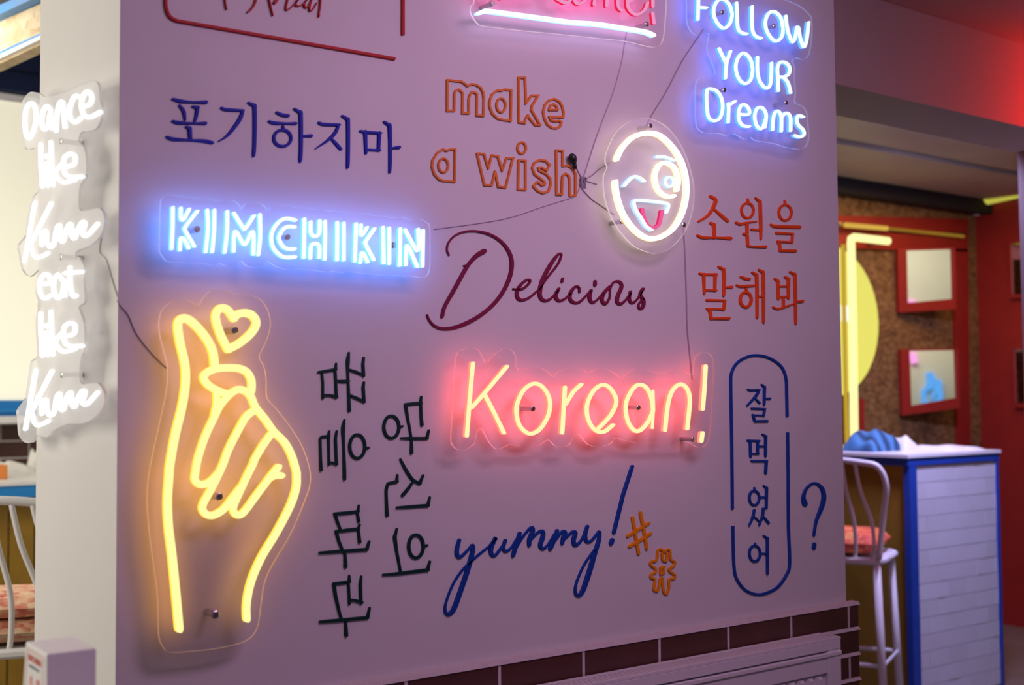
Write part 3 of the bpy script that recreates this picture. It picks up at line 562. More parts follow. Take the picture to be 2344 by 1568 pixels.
# pink sign at the top edge
fr = (1060, 0, 4.8833); f2 = (1280, 0, 9.0154)
t = sign('pink script neon sign with an ice white underline at the top of the wall', (1290, 20))
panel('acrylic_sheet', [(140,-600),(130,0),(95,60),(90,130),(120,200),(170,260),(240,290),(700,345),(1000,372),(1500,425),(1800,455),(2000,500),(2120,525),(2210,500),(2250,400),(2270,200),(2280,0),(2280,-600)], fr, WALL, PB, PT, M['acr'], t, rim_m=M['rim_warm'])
Strokes(WALL, PB+PT, TT, TUBE, fr, .88).S([(175,145,40),(215,133,52),(250,121),(300,118),(620,160),(950,205),(1250,245),(1500,262),(1800,308),(2000,340),(2080,360),(2138,387)], 58).build('neon_underline', N['ice'], t)
tubes(t, f2, [
 [('S',(-1500,-500),(-1400,-60),(-1300,-220),(-1180,-40),(-1000,-480))],
 [('S',(-900,-240),(-720,-260),(-740,-350),(-850,-330),(-930,-200),(-860,-80),(-660,-120))],
 [('S',(-560,-200),(-420,-520),(-480,-560),(-560,-300),(-540,-100),(-430,-60),(-330,-140))],
 [('S',(100,-330),(0,-360),(-60,-200),(-20,-40),(60,10),(140,50),(230,20),(280,-50))],
 [('S',(420,-300),(340,-200),(325,-60),(365,40),(425,68),(520,30),(590,-80),(560,-240),(430,-300))],
 [('S',(780,-300),(765,-60),(750,20),(745,85)), ('S',(770,-100),(900,-260),(1000,-200),(1010,-40),(1005,110)), ('S',(1010,-60),(1130,-250),(1230,-190),(1235,-40),(1235,60),(1262,160),(1318,205))],
 [('S',(1450,30),(1700,-120),(1700,-260),(1560,-290),(1440,-120),(1440,110),(1500,225),(1600,288),(1700,265),(1790,190),(1845,60))],
 [('L',(1950,-420),(1958,125)), ('L',(1952,265),(1982,470))],
], 62, N['pink'])
standoffs([(330,35),(2062,265)], fr, WALL, PB, t)

# winking face
fr = (1360, 250, 4.4808)
t = sign('warm white neon winking face with tongue out on a round acrylic disc', (1490, 425))
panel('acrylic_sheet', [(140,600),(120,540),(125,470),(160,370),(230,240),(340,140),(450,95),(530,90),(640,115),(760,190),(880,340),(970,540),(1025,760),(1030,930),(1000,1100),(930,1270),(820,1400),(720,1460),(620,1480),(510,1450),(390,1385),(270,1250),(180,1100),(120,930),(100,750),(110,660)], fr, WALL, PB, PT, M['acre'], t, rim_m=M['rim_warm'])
tubes(t, fr, [[('S',(248,508),(300,400),(400,295),(500,250),(590,240),(690,265),(800,360),(890,490),(945,640),(965,800),(950,960),(900,1110),(820,1230),(720,1300),(630,1325),(540,1310),(430,1230),(330,1100),(270,960),(240,820),(236,742))]], 56, N['warm'], name='neon_face_ring')
tubes(t, fr, [[('S',(655,485),(740,486),(832,522))]], 34, N['cool'], name='neon_brow')
tubes(t, fr, [[('S',(865,825),(880,720),(850,612),(790,556),(735,545),(680,575),(645,650),(640,720),(665,810),(720,870),(790,894),(832,886))]], 46, N['warm'], name='neon_open_eye')
tubes(t, fr, [[('E',785,742,44,50,34)]], 34, N['cool'], name='neon_pupil')
tubes(t, fr, [[('S',(322,782),(380,717),(430,687),(480,702),(522,733))]], 38, N['cool'], name='neon_wink')
tubes(t, fr, [[('S',(752,1055),(775,990),(745,960),(600,940),(452,930),(420,958),(440,1030),(490,1108),(540,1190),(600,1235))]], 36, N['cool'], name='neon_mouth')
tubes(t, fr, [[('S',(507,1025),(530,1120),(570,1193),(630,1213),(680,1180),(700,1100),(710,1045))]], 34, N['tongue'], name='neon_tongue')
standoffs([(582,170),(290,1150),(927,1185)], fr, WALL, PB, t)

# finger heart
fr = (0, 0, 1)
def h1(*P): return tuple((320+x/3.6475, 650+y/3.6475) for x, y in P)
def h2(*P): return tuple((320+x/3.485, 1060+y/3.485) for x, y in P)
t = sign('yellow neon hand making a finger heart with a small heart above', (520, 1080))
panel('acrylic_sheet', list(h1((400,135),(320,130),(250,160),(190,220),(165,300),(170,420),(205,560),(235,680),(235,830),(210,980),(150,1250),(90,1530)))+
      list(h2((62,250),(75,500),(110,780),(140,1000),(150,1200),(155,1380),(185,1460),(240,1510),(400,1505),(620,1480),(840,1425),(935,1330),(965,1180),(1000,950),(1080,780),(1200,580),(1300,350),(1360,180),(1360,50)))+
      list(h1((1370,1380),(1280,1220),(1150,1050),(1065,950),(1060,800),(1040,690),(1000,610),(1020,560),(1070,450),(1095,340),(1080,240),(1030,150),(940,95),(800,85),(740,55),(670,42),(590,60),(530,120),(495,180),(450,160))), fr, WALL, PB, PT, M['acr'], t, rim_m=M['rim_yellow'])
tubes(t, fr, [[('S',)+h2((325,1325),(300,1050),(270,750),(240,500),(232,300),(245,100))+h1((265,1500),(310,1250),(370,1000),(395,800),(385,650),(350,500),(330,370),(337,308),(380,285),(440,310),(520,390),(590,490),(625,580),(637,680))]], 19, N['yellow'], ws=1.0, name='neon_index_finger')
tubes(t, fr, [[('S',)+h1((795,285),(745,215),(690,200),(650,240),(650,310),(690,430),(748,545)), ('S',)+h1((748,545),(850,490),(950,400),(985,320),(950,260),(890,240),(830,252),(795,285))]], 18, N['yellow'], ws=1.0, name='neon_heart')
tubes(t, fr, [[('S',)+h1((945,890),(945,810),(910,740),(840,705),(720,700),(620,715),(555,755),(545,790),(580,840),(650,885),(740,920))]], 17, N['yellow'], ws=1.0, name='neon_thumb')
tubes(t, fr, [[('S',)+h1((650,895),(652,1000),(632,1090))]], 15, N['yellow'], ws=1.0, name='neon_fold')
tubes(t, fr, [[('S',)+h2((865,1245),(865,1120),(900,950),(980,760),(1100,560),(1210,350),(1260,200),(1265,100))+h1((1320,1560),(1280,1430),(1220,1320),(1130,1230),(1060,1130),(980,1030),(940,940),(890,893),(830,882),(760,925),(680,1020),(625,1130),(560,1270),(500,1450))+h2((458,60),(450,130),(485,170),(545,165),(605,120),(655,60))]], 16.5, N['yellow'], ws=1.0, name='neon_hand_outline')
tubes(t, fr, [[('S',)+h1((970,1055),(900,1110),(830,1230),(750,1390))+h2((680,0),(640,90),(570,230),(520,320),(512,372),(545,413),(600,418),(680,370),(760,270),(835,175))]], 16.5, N['yellow'], ws=1.0, name='neon_middle_finger')
tubes(t, fr, [[('S',)+h1((1105,1260),(1040,1350),(970,1470))+h2((920,0),(860,120),(800,250),(765,330),(757,380),(790,418),(840,395),(920,290),(1020,155),(1065,95),(1115,35)), ('S',)+h2((1050,120),(1090,102),(1138,100))]], 16, N['yellow'], ws=1.0, name='neon_little_finger')
standoffs(list(h1((800,385)))+list(h2((640,270),(607,1210))), fr, WALL, PB, t, .0075)

# red word sign
fr = (1020, 780, 3.6625)
t = sign('red neon sign reading Korean! with an exclamation mark', (1340, 915))
panel('acrylic_sheet', [(90,150),(130,88),(210,55),(280,78),(320,150),(345,190),(400,130),(480,70),(540,68),(590,120),(600,220),(640,250),(680,235),(790,225),(860,260),(905,300),(950,260),(1060,235),(1150,240),(1200,268),(1270,237),(1360,240),(1430,280),(1478,320),(1520,280),(1600,237),(1700,248),(1760,265),(1815,278),(1880,255),(1990,245),(2055,285),(2082,270),(2088,170),(2120,115),(2180,95),(2235,130),(2250,220),(2240,500),(2222,760),(2190,870),(2120,895),(2040,850),(1970,848),(1900,855),(1780,848),(1660,860),(1500,835),(1430,815),(1390,860),(1300,890),(1200,870),(1130,790),(1085,790),(1050,860),(1000,890),(920,880),(865,830),(800,870),(700,892),(600,880),(540,868),(500,890),(430,908),(370,850),(310,740),(270,760),(245,860),(180,910),(110,915),(60,870),(50,790),(70,500)], fr, WALL, PB, PT, M['acr'], t, rim_m=M['rim_red'])
tubes(t, fr, [
 [('S',(238,190),(215,450),(187,795)), ('L',(522,218),(340,435),(230,560)), ('S',(342,458),(420,610),(498,770))],
 [('C',(880,490),(850,420),(795,366),(730,365),(660,420),(612,520),(602,600),(625,700),(680,763),(738,778),(800,742),(860,650),(884,565))],
 [('S',(1010,392),(1000,560),(987,770)), ('S',(1146,368),(1080,430),(1018,530))],
 [('S',(1285,742),(1390,630),(1440,520),(1420,440),(1372,382),(1320,370),(1250,420),(1200,520),(1195,620),(1230,710),(1282,758),(1342,762),(1412,708))],
 [('C',(1748,570),(1735,480),(1700,402),(1650,367),(1590,392),(1532,490),(1520,580),(1540,680),(1590,748),(1640,753),(1700,690),(1740,610)), ('L',(1748,420,26),(1752,560,28),(1742,730,26))],
 [('S',(1850,748),(1870,560),(1900,440),(1950,377),(2000,367),(2043,420),(2057,500),(2050,600),(2036,735))],
 [('L',(2190,215),(2180,400),(2166,570)), ('L',(2163,775),(2155,840))],
], 42, N['red'], ws=.78)
standoffs([(737,570),(1622,560),(2078,825)], fr, WALL, PB, t)

# white sign on the end face of the wall
fr = (0, 160, 3.563); dy = 420*3.563
def L2(*P): return tuple((x, y+dy) for x, y in P)
SB = .035
t = sign('glaring white neon sign of stacked words on the pale end face of the wall', (140, 600), SIDE)
panel('acrylic_sheet', [(210,210),(250,180),(320,190),(370,220),(500,190),(600,140),(740,90),(800,120),(815,250),(835,350),(790,470),(720,500),(660,510),(640,580),(690,650),(700,850),(650,950),(640,1100),(660,1150),(740,1140),(810,1130),(850,1200),(830,1330),(740,1430),(620,1480),(625,1540)]+
      list(L2((640,30),(690,120),(680,230),(690,390),(640,440),(680,560),(690,780),(660,850),(650,1050),(740,1060),(800,1060),(850,1150),(830,1270),(700,1380),(560,1390),(440,1440),(380,1500),(300,1480),(260,1540),(200,1540),(150,1480),(140,1350),(135,1280),(200,1180),(230,1000),(250,880),(300,830),(290,600),(300,480),(330,440),(290,330),(300,200),(315,130),(240,190),(175,130)))+
      [(150,1500),(140,1430),(200,1350),(220,1200),(260,1040),(310,970),(295,800),(300,640),(210,650),(180,560),(165,450),(170,320),(180,260)], fr, SIDE, SB, PT, M['acrw'], t)
K1 = [('S',(275,1085),(240,1280),(190,1560)), ('S',(408,1088),(320,1260),(240,1420)), ('S',(240,1420),(280,1530),(378,1495))]
mm = [('S',(330,1430),(330,1345),(365,1312),(372,1400),(400,1445),(430,1410),(450,1300),(478,1265),(475,1370),(505,1395),(535,1290),(568,1255),(572,1340),(595,1375),(625,1300),(660,1243),(680,1255),(662,1335),(700,1348),(785,1255))]
lk = lambda d: [[('L',(322,605+d),(322,750+d),(335,950+d))], [('L',(372,760+d),(380,945+d)), ('L',(370,700+d),(371,712+d))], [('L',(405,590+d),(412,760+d),(420,940+d)), ('S',(500,760+d),(440,840+d),(500,915+d),(600,895+d))], [('S',(525,790+d),(590,770+d),(600,705+d),(560,682+d),(512,720+d),(512,820+d),(550,870+d),(660,870+d))]]
words = [[('C',(235,270),(200,330),(195,450),(205,535),(230,555),(268,480),(285,380),(270,290))], [('S',(400,325),(370,292),(340,340),(330,430),(350,485),(385,440),(400,345),(408,475))], [('S',(447,495),(452,380),(472,275),(500,265),(512,380),(520,465))],
 [('S',(640,222),(600,212),(560,300),(562,390),(600,425),(648,392))], [('S',(655,300),(718,280),(738,222),(710,175),(672,200),(652,280),(672,365),(720,385),(805,342))]] + lk(0) + [K1, mm]
dd = dy-112
words += [[('S',)+L2((335,250),(398,240),(388,182),(350,172),(312,230),(318,320),(350,368),(400,345))], [('S',)+L2((500,220),(460,172),(427,230),(432,320),(460,365),(498,325),(512,215),(520,345))], [('S',)+L2((560,115),(562,250),(582,345),(610,345)), ('L',)+L2((525,160),(655,150))]]
words += lk(dy-115) + [[(i[0],)+tuple((x+6, y+dy-128) for x, y in i[1:]) for i in K1], [(i[0],)+tuple((x, y+dy-120) for x, y in i[1:]) for i in mm]]
tubes(t, fr, words, 36, N['white'], SIDE, T=.005, base=SB+PT)
standoffs([(490,580),(490,1525),(495,L2((495,990))[0][1])], fr, SIDE, SB, t)

# ================================================================ CABLES
def cable(label, P, frame, plane=WALL, wpx=2.8, m=None, T=.003, extra=None):
    s = Strokes(plane, -.0005, T, ROUND, frame).S(P, wpx*frame[2])
    o = s.build('cable', m or M['wire']); me = o.data
    c = sum((v.co for v in me.vertices), Vector())/len(me.vertices)
    for v in me.vertices: v.co -= c
    o.location = c; tag(o, label, 'cable', 'thin cables pinned across the wall'); return o
fc = (1240, 80, 3.266)
wire_faint = mat('faint_cable', (.43, .37, .43), .6, spec=.2)
cable('faint cable running down from the pink sign to the knot by the word wish', [(640,-30),(620,80),(600,200),(540,420),(450,660),(390,830),(330,1020),(300,1110)], fc, wpx=2.6, m=wire_faint)
cable('dark cable slanting from the three line blue sign down to the winking face', [(1210,-40),(1170,20),(1050,200),(930,430),(820,610),(760,740)], fc, wpx=3)
cable('short dark cable from the knot to the left side of the winking face', [(290,1130),(330,1082),(380,1050),(440,1000),(520,950)], fc)
cable('cable from the knot to the lower left of the winking face', [(290,1130),(330,1180),(380,1230),(430,1265),(540,1340)], fc, wpx=3)
cable('long thin cable from the knot to the blue word sign', [(290,1135),(250,1205),(150,1240),(0,1287),(-300,1380),(-800,1452)], fc, wpx=2.6, m=wire_faint)
cable('stub of cable sticking out right of the knot', [(330,1085),(355,1098),(412,1115)], fc, wpx=3)
cable('dark cable hanging from the black plug to the knot', [(240,950),(265,1000),(290,1050),(305,1085),(290,1130)], fc, wpx=3)
cable('cable hanging from the winking face down to the red word sign', [(515,120),(520,230),(530,400),(545,800),(552,1100),(575,1350),(600,1600)], (1440, 480, 4.126), wpx=3.2)
cable('cable crossing the wall from its left corner to the neon hand', [(352,815),(370,850),(450,950),(520,1110),(650,1280),(790,1420)], (180, 480, 3.92), wpx=2.6)
cable('pale cable on the end face of the wall below the white sign', [(195,250),(183,330),(187,392),(240,450),(290,620),(348,800)], (180, 480, 3.92), SIDE, 2.6, M['wirel'])
c = hit(1311, 363, *WALL)
t = thing('cable_plug', 'small black plug stuck on the wall right of the word wish', 'plug', c)
MB().pipe([hit(x, y, WALL[0]+PN*.012, PN) for x, y in ((1307, 352), (1309, 358), (1312, 366), (1315, 374))], [.004, .0095, .0095, .005], 10).build('plug_body', M['black'], t, True)
MB().pipe([hit(x, y, WALL[0]+PN*.010, PN) for x, y in ((1314, 374), (1316, 381), (1318, 387))], [.005, .0045, .0025], 8).build('strain_relief', M['black'], t, True)
c = hit(1333, 418, *WALL)
mb = MB()
for k in range(5):
    a = k*1.3; mb.pipe(catmull([tuple(c+Vector(((.009-.002*(k % 2))*math.cos(a+q*1.05), -.004-.0025*math.sin(q+k), .012*math.sin(a*.7+q*1.25)))) for q in range(6)], False, 4), .0011, 6)
o = mb.build('cable_knot', M['wire']); tag(o, 'tangled cable knot where the wall cables meet', 'cable')

# ================================================================ RIGHT ROOM FURNISHINGS
def quadslab(px, Y, th, name, m, parent=None, frontY=True):
    p = [hitY(x, y, Y) for x, y in px]; k = [v+Vector((0, th, 0)) for v in p]
    return mk(name, p+k, [(3,2,1,0),(4,5,6,7),(0,1,5,4),(1,2,6,5),(2,3,7,6),(3,0,4,7)], m, parent)
def c6(x, y): return (1880+x/2.528, 400+y/2.528)
# red boards on the osb wall (parts of that wall)
wb = bpy.data.objects['wall_back']
for q in ([(60,235),(850,255),(850,335),(60,325)], [(60,330),(850,345),(850,445),(60,425)], [(765,430),(850,430),(865,1568),(790,1568)], [(205,1290),(250,1300),(250,1600),(205,1600)]):
    quadslab([c6(*p) for p in q], BY-.02, .0195, 'red_board', M['red'], wb)
# mirrors
MYAW = math.radians(18)
mn = Vector((-math.sin(MYAW), -math.cos(MYAW), 0)); mnu = Vector((mn.x, mn.y, -.055)).normalized()
def mirror_thing(label, inner, frame_w, Y0, mn):
    c0 = c6(sum(p[0] for p in inner)/4, sum(p[1] for p in inner)/4)
    cw = hitY(*c0, Y0)
    t = thing('wall_mirror', label, 'mirror', cw+Vector((0, .05, 0)), 'square mirrors in red frames')
    P = [hit(*c6(*p), cw, mn) for p in inner]
    O = [hit(*c6(*p), cw, mn) for p in ((inner[0][0]-frame_w, inner[0][1]-10), (inner[1][0]+14, inner[1][1]-10), (inner[2][0]+14, inner[2][1]+60), (inner[3][0]-frame_w, inner[3][1]+55))]
    mk('mirror_plate', P, [(3, 2, 1, 0)], M['mirror'], t)
    pf = [v+mn*.012 for v in P]; of = [v+mn*.012 for v in O]; ob = [v-mn*.02 for v in O]; pb = [v-mn*.002 for v in P]
    V = of+pf+ob+pb; Fc = []
    for i in range(4):
        j = (i+1) % 4
        Fc += [(i, 4+i, 4+j, j), (i, j, 8+j, 8+i), (4+i, 12+i, 12+j, 4+j)]
    Fc.append((8, 9, 10, 11))
    mk('frame', V, Fc, M['red'], t)
    o8 = [v-mn*.021 for v in O]
    mk('mount_block', [v for v in o8]+[Vector((v.x, BY-.001, v.z)) for v in o8], [(3,2,1,0),(4,5,6,7),(0,1,5,4),(1,2,6,5),(2,3,7,6),(3,0,4,7)], M['osb'], t)
    return cw, c0
mirror_thing('upper square mirror in a red frame on the board wall', [(488,440),(752,432),(760,718),(495,742)], 52, BY-.10, mnu)
mc, mpx = mirror_thing('lower square mirror in a red frame reflecting a blue thumbs-up', [(505,1020),(772,1015),(782,1290),(515,1338)], 52, BY-.10, mn)
# blue thumbs-up sign on the rear wall, seen only through the mirror
def reflect_px(x, y):
    p = hit(x, y, mc, mn); d = (p-CAM).normalized(); r = d-2*d.dot(mn)*mn; return p+r*((-2.0-p.y)/r.y)
tp = reflect_px(*c6(635, 1240))
t = thing('neon_sign', 'blue neon thumbs-up seen as a reflection in the lower mirror', 'neon sign', tp)
RP = (Vector((0, -2.0, 0)), Vector((0, 1, 0)))
def thumb(P, r, closed):
    q = [reflect_px(*c6(*p))+Vector((0, .05, 0)) for p in P]
    return MB().pipe(q, r, 8, closed).build('neon_thumb_outline', emis('thumb_neon', (.12, .42, 1.0), 1.1), t, True)
thumb([(588,1325),(585,1255),(610,1230),(618,1180),(610,1150),(622,1148),(645,1200),(672,1190),(682,1290),(640,1325)], .03, True)
thumb([(620,1240),(635,1205),(650,1215),(655,1260),(630,1290)], .022, False)
# pink sign, partly mirrored
pp = [reflect_px(*c6(*p))+Vector((0, .04, 0)) for p in ((518,1030),(525,1060),(535,1090))]
o = MB().pipe([p-pp[1] for p in pp], .04, 8).build('neon_tube', emis('pink_tube', (1.0, .35, .8), 1.4)); o.location = pp[1]; tag(o, 'pink neon stroke glimpsed in the corner of the lower mirror', 'neon sign')
# mirrors on the red pier
def side_mirror(label, q, Xs):
    cw = hitX(*c6(*q[0]), Xs); t = thing('wall_mirror', label, 'mirror', cw, 'square mirrors in red frames')
    P = [hitX(*c6(*p), Xs) for p in q]
    mk('mirror_plate', P, [(0, 1, 2, 3)], M['mirror'], t)
    k = [v+Vector((.018, 0, 0)) for v in P]; ctr = sum(P, Vector())/4
    big = [v+(v-ctr)*.16 for v in P]; bigf = [v+Vector((-.012, 0, 0)) for v in big]; pf = [v+Vector((-.012, 0, 0)) for v in P]; bb = [v+Vector((.0179, 0, 0)) for v in big]
    Fc = []
    for i in range(4):
        j = (i+1) % 4; Fc += [(i, j, 4+j, 4+i), (i, 8+i, 8+j, j), (4+i, 4+j, 12+j, 12+i)]
    Fc.append((11, 10, 9, 8))
    mk('frame', bigf+pf+bb+P, Fc, M['red'], t)
side_mirror('upper mirror on the red pier at the right edge', [(1098,400),(1215,380),(1222,690),(1108,692)], XC-.02)
side_mirror('lower mirror on the red pier at the right edge', [(1118,1012),(1230,1005),(1240,1330),(1130,1322)], XC-.02)
# disc lightbox
DY = BY-.05
dc = hitY(1893, 735, DY); e = hitY(2003, 742, DY); rad = abs(e.x-dc.x); radz = rad
t = thing('round_light_sign', 'round yellow light box sign half hidden behind the mural wall', 'sign', dc)
n = 48
def disc(c, r, y0, y1, m, name, parent):
    v = []; f = []
    for k in range(n):
        a = 2*math.pi*k/n; v += [(c.x+r*math.cos(a), y0, c.z+r*math.sin(a)), (c.x+r*math.cos(a), y1, c.z+r*math.sin(a))]
    f = [(2*k, 2*k+1, (2*k+3) % (2*n), (2*k+2) % (2*n)) for k in range(n)] + [tuple(range(0, 2*n, 2)), tuple(range(1, 2*n, 2))[::-1]]
    return mk(name, v, f, m, parent)
radz = (hitY(1920, 590, DY).z-hitY(1920, 890, DY).z)/2
disc(dc, max(rad, .01), DY-.02, BY-.0, M['black'], 'case', t)
disc(dc, rad*.985, DY-.03, DY-.0201, emis('lightbox_face', (.95, .88, .17), .88), 'glowing_face', t)
gm = emis('lightbox_print', (1.0, 1.0, .92), 1.2)
mb = MB()
for (x0_, x1_, y0_, y1_) in ((1926, 1944, 700, 735), (1947, 1958, 696, 738)):
    a = hitY(x0_, y1_, DY-.032); b = hitY(x1_, y0_, DY-.032); mb.box((a.x, DY-.033, a.z), (b.x, DY-.0301, b.z))
mb.build('white_print', gm, t)
# yellow tubes, the dim horizontal one standing for a reflection
TY = BY-.16
def ctube(label, px, Y, r, m, name='neon_tube_lamp', extra=None):
    P = [hitY(x, y, Y) for x, y in px]; t = thing(name, label, 'lamp', P[-1])
    MB().pipe(P, r, 10).build('glowing_tube', m, t, True)
    q = P[0]; MB().box((q.x-.012, Y, q.z-.012), (q.x+.012, BY-.0205, q.z+.012)).build('clip', M['steel'], t)
    if extra: MB().pipe([hitY(x, y, Y+extra[2]) for x, y in extra[0]], extra[3], 10).build('dim_line', extra[1], t, True)
    q = P[-1]; MB().box((q.x-.012, Y, q.z-.012), (q.x+.012, BY-.0205, q.z+.012)).build('clip', M['steel'], t)
    return t
lem = N['lemon'][0]
ctube('bright yellow tube bent at a corner in front of the round sign', [(2033,552),(1990,547),(1955,543),(1949,546),(1948,556),(1950,640),(1953,800),(1956,1040)], TY, .024, lem, extra=([(1930,560),(1932,700),(1936,900),(1940,1040)], emis('amber_tube', (1.0, .62, .06), .55), .05, .013))
ctube('dim yellow reflection built as a tube along the red board above the mirrors', [(1925,514),(2040,524),(2205,541)], BY-.05, .010, emis('dim_line', (.8, .42, .05), .34), extra=([(1935,515),(2030,523)], emis('soft_reflection', (1.0, .60, .10), .7), -.04, .015))  # soft reflection of the yellow tube, built as glowing pipes
a = hitX(2243, 455, XC-.06); b = hitX(2345, 432, XC-.06)
t = thing('neon_tube_lamp', 'thick yellow lamp tube along the top of the red pier', 'lamp', a)
MB().pipe([a, b], .05, 14).build('glowing_tube', emis('pier_tube', (.80, .74, .10), .62), t, True)
for v in (a+(b-a)*.1, a+(b-a)*.8): MB().box((v.x, v.y-.01, v.z-.012), (XC, v.y+.01, v.z+.012)).build('clip', M['steel'], t)
# security camera
q = hitX(2236, 488, XC-.04)
t = thing('security_camera', 'small white security camera in the corner under the yellow tube', 'camera', q)
MB().pipe([q+Vector((-.035, -.01, .01)), q+Vector((-.03, -.01, .01)), q+Vector((.02, .0, .012))], [.02, .032, .032], 14).build('housing', M['white'], t, True)
MB().pipe([q+Vector((.0, -.035, .005)), q+Vector((.0, -.03, .005)), q+Vector((.0, .0, .008))], [.014, .02, .02], 12).build('lens', M['black'], t, True)
MB().box((q.x+.0, q.y-.006, q.z), (XC, q.y+.006, q.z+.012)).build('bracket', M['white'], t)

# counter
CY = 3.6
ca = hitY(2096, 1043, CY); cb = hitY(2284, 1030, CY); ZT = (ca.z+cb.z)/2; CX0, CX1 = ca.x, cb.x
t = thing('bar_counter', 'bar counter with blue edges and a white tiled end', 'counter', ((CX0+CX1)/2, (CY+BY)/2, 0))
bw = abs(hitY(2096, 1100, CY).x-hitY(2079, 1100, CY).x); bw2 = .022
CX0 -= bw
MB().box((CX0+.02, CY+.02, .0), (CX1-.02, BY-.03, ZT-.05)).build('body', M['ywood'], t)
MB().box((CX0+.01, CY+.012, .02), (CX1-.01, CY+.02, ZT-.05)).build('grout_bed', M['grout'], t)
MB().box((CX0-.01, CY-.005, ZT-.05), (CX1+.005, BY-.03, ZT-.012)).build('blue_edge', M['dblue'], t)
MB().box((CX0-.02, CY-.012, ZT-.012), (CX1+.012, BY-.03, ZT+.004)).build('top_board', M['white'], t)
MB().box((CX0, CY-.004, 0), (CX0+bw, CY+.03, ZT-.05)).build('corner_post', M['dblue'], t)
MB().box((CX1-bw2, CY-.004, 0), (CX1, CY+.03, ZT-.05)).build('corner_post', M['dblue'], t)
th_, tw_ = .0815, .165; z = ZT-.055; row = 0
while z > .03:
    x = CX0+bw+.001-(tw_/2 if row % 2 else 0)
    while x < CX1-bw2:
        a, b = max(x, CX0+bw+.001), min(x+tw_-.003, CX1-bw2-.001); z0 = max(.012, z-th_+.0022)
        if b-a > .012:
            r1, r2 = random.uniform(-.0012, .0012), random.uniform(-.0009, .0009); y = CY+.004
            MB().hexa([(a,y-r1-r2,z0),(b,y+r1-r2,z0),(b,CY+.013,z0),(a,CY+.013,z0),(a,y-r1+r2,z),(b,y+r1+r2,z),(b,CY+.013,z),(a,CY+.013,z)]).build('tile', M['tile'], t)
        x += tw_
    z -= th_; row += 1
# folded cloth heap on the counter
def lump(name, c, sx, sy, sz, m, parent=None, seed=0, n=20):
    rnd = random.Random(seed); v = []; f = []; ph = [rnd.uniform(0, 6) for _ in range(6)]
    for i in range(n+1):
        for j in range(n+1):
            a, b = i/n*2-1, j/n*2-1
            h = max(0, (1-a**4)*(1-b**4))**.6*(.66+.20*math.sin(3*a+ph[0]+2*b)+.10*math.sin(6*b+ph[1]-3*a)+.04*math.sin(9*a+ph[2]))
            v.append((c.x+a*sx, c.y+b*sy, c.z+max(0, h)*sz))
    for i in range(n):
        for j in range(n): k = i*(n+1)+j; f.append((k, k+n+1, k+n+2, k+1))
    b0 = len(v); v += [(c.x-sx, c.y-sy, c.z), (c.x+sx, c.y-sy, c.z), (c.x+sx, c.y+sy, c.z), (c.x-sx, c.y+sy, c.z)]; f.append((b0+3, b0+2, b0+1, b0))
    return mk(name, v, f, m, parent, smooth=True)
def stripes(name, a, b, sc):
    m = mat(name, a, .85); nt = m.node_tree; wv = nt.nodes.new('ShaderNodeTexWave'); tc = nt.nodes.new('ShaderNodeTexCoord'); rp = nt.nodes.new('ShaderNodeValToRGB')
    wv.inputs['Scale'].default_value = sc; wv.inputs['Distortion'].default_value = 3; rp.color_ramp.elements[0].color = (*a, 1); rp.color_ramp.elements[1].color = (*b, 1)
    nt.links.new(tc.outputs['Object'], wv.inputs['Vector']); nt.links.new(wv.outputs['Fac'], rp.inputs[0]); nt.links.new(rp.outputs[0], nt.nodes['Principled BSDF'].inputs['Base Color']); return m
q = hitZ(2010, 1031, ZT+.004)
t = thing('folded_cloth', 'heap of blue and white cloth lying on the counter top', 'cloth', q)
lump('blue_cloth', q+Vector((-.05, 0, 0)), .13, .10, .12, stripes('blue_cloth', (.07, .22, .42), (.012, .04, .10), 4), t, 3)
lump('white_cloth', q+Vector((.13, -.05, 0)), .075, .08, .085, M['cloth'], t, 5)
q = hitZ(2215, 1027, ZT+.004)
o = lump('paper_sheet', Vector((0, 0, 0)), .13, .16, .03, M['white'], None, 9); o.location = (CX1-.16, CY+.2, ZT+.004)
tag(o, 'crumpled white sheet at the right end of the counter', 'paper')

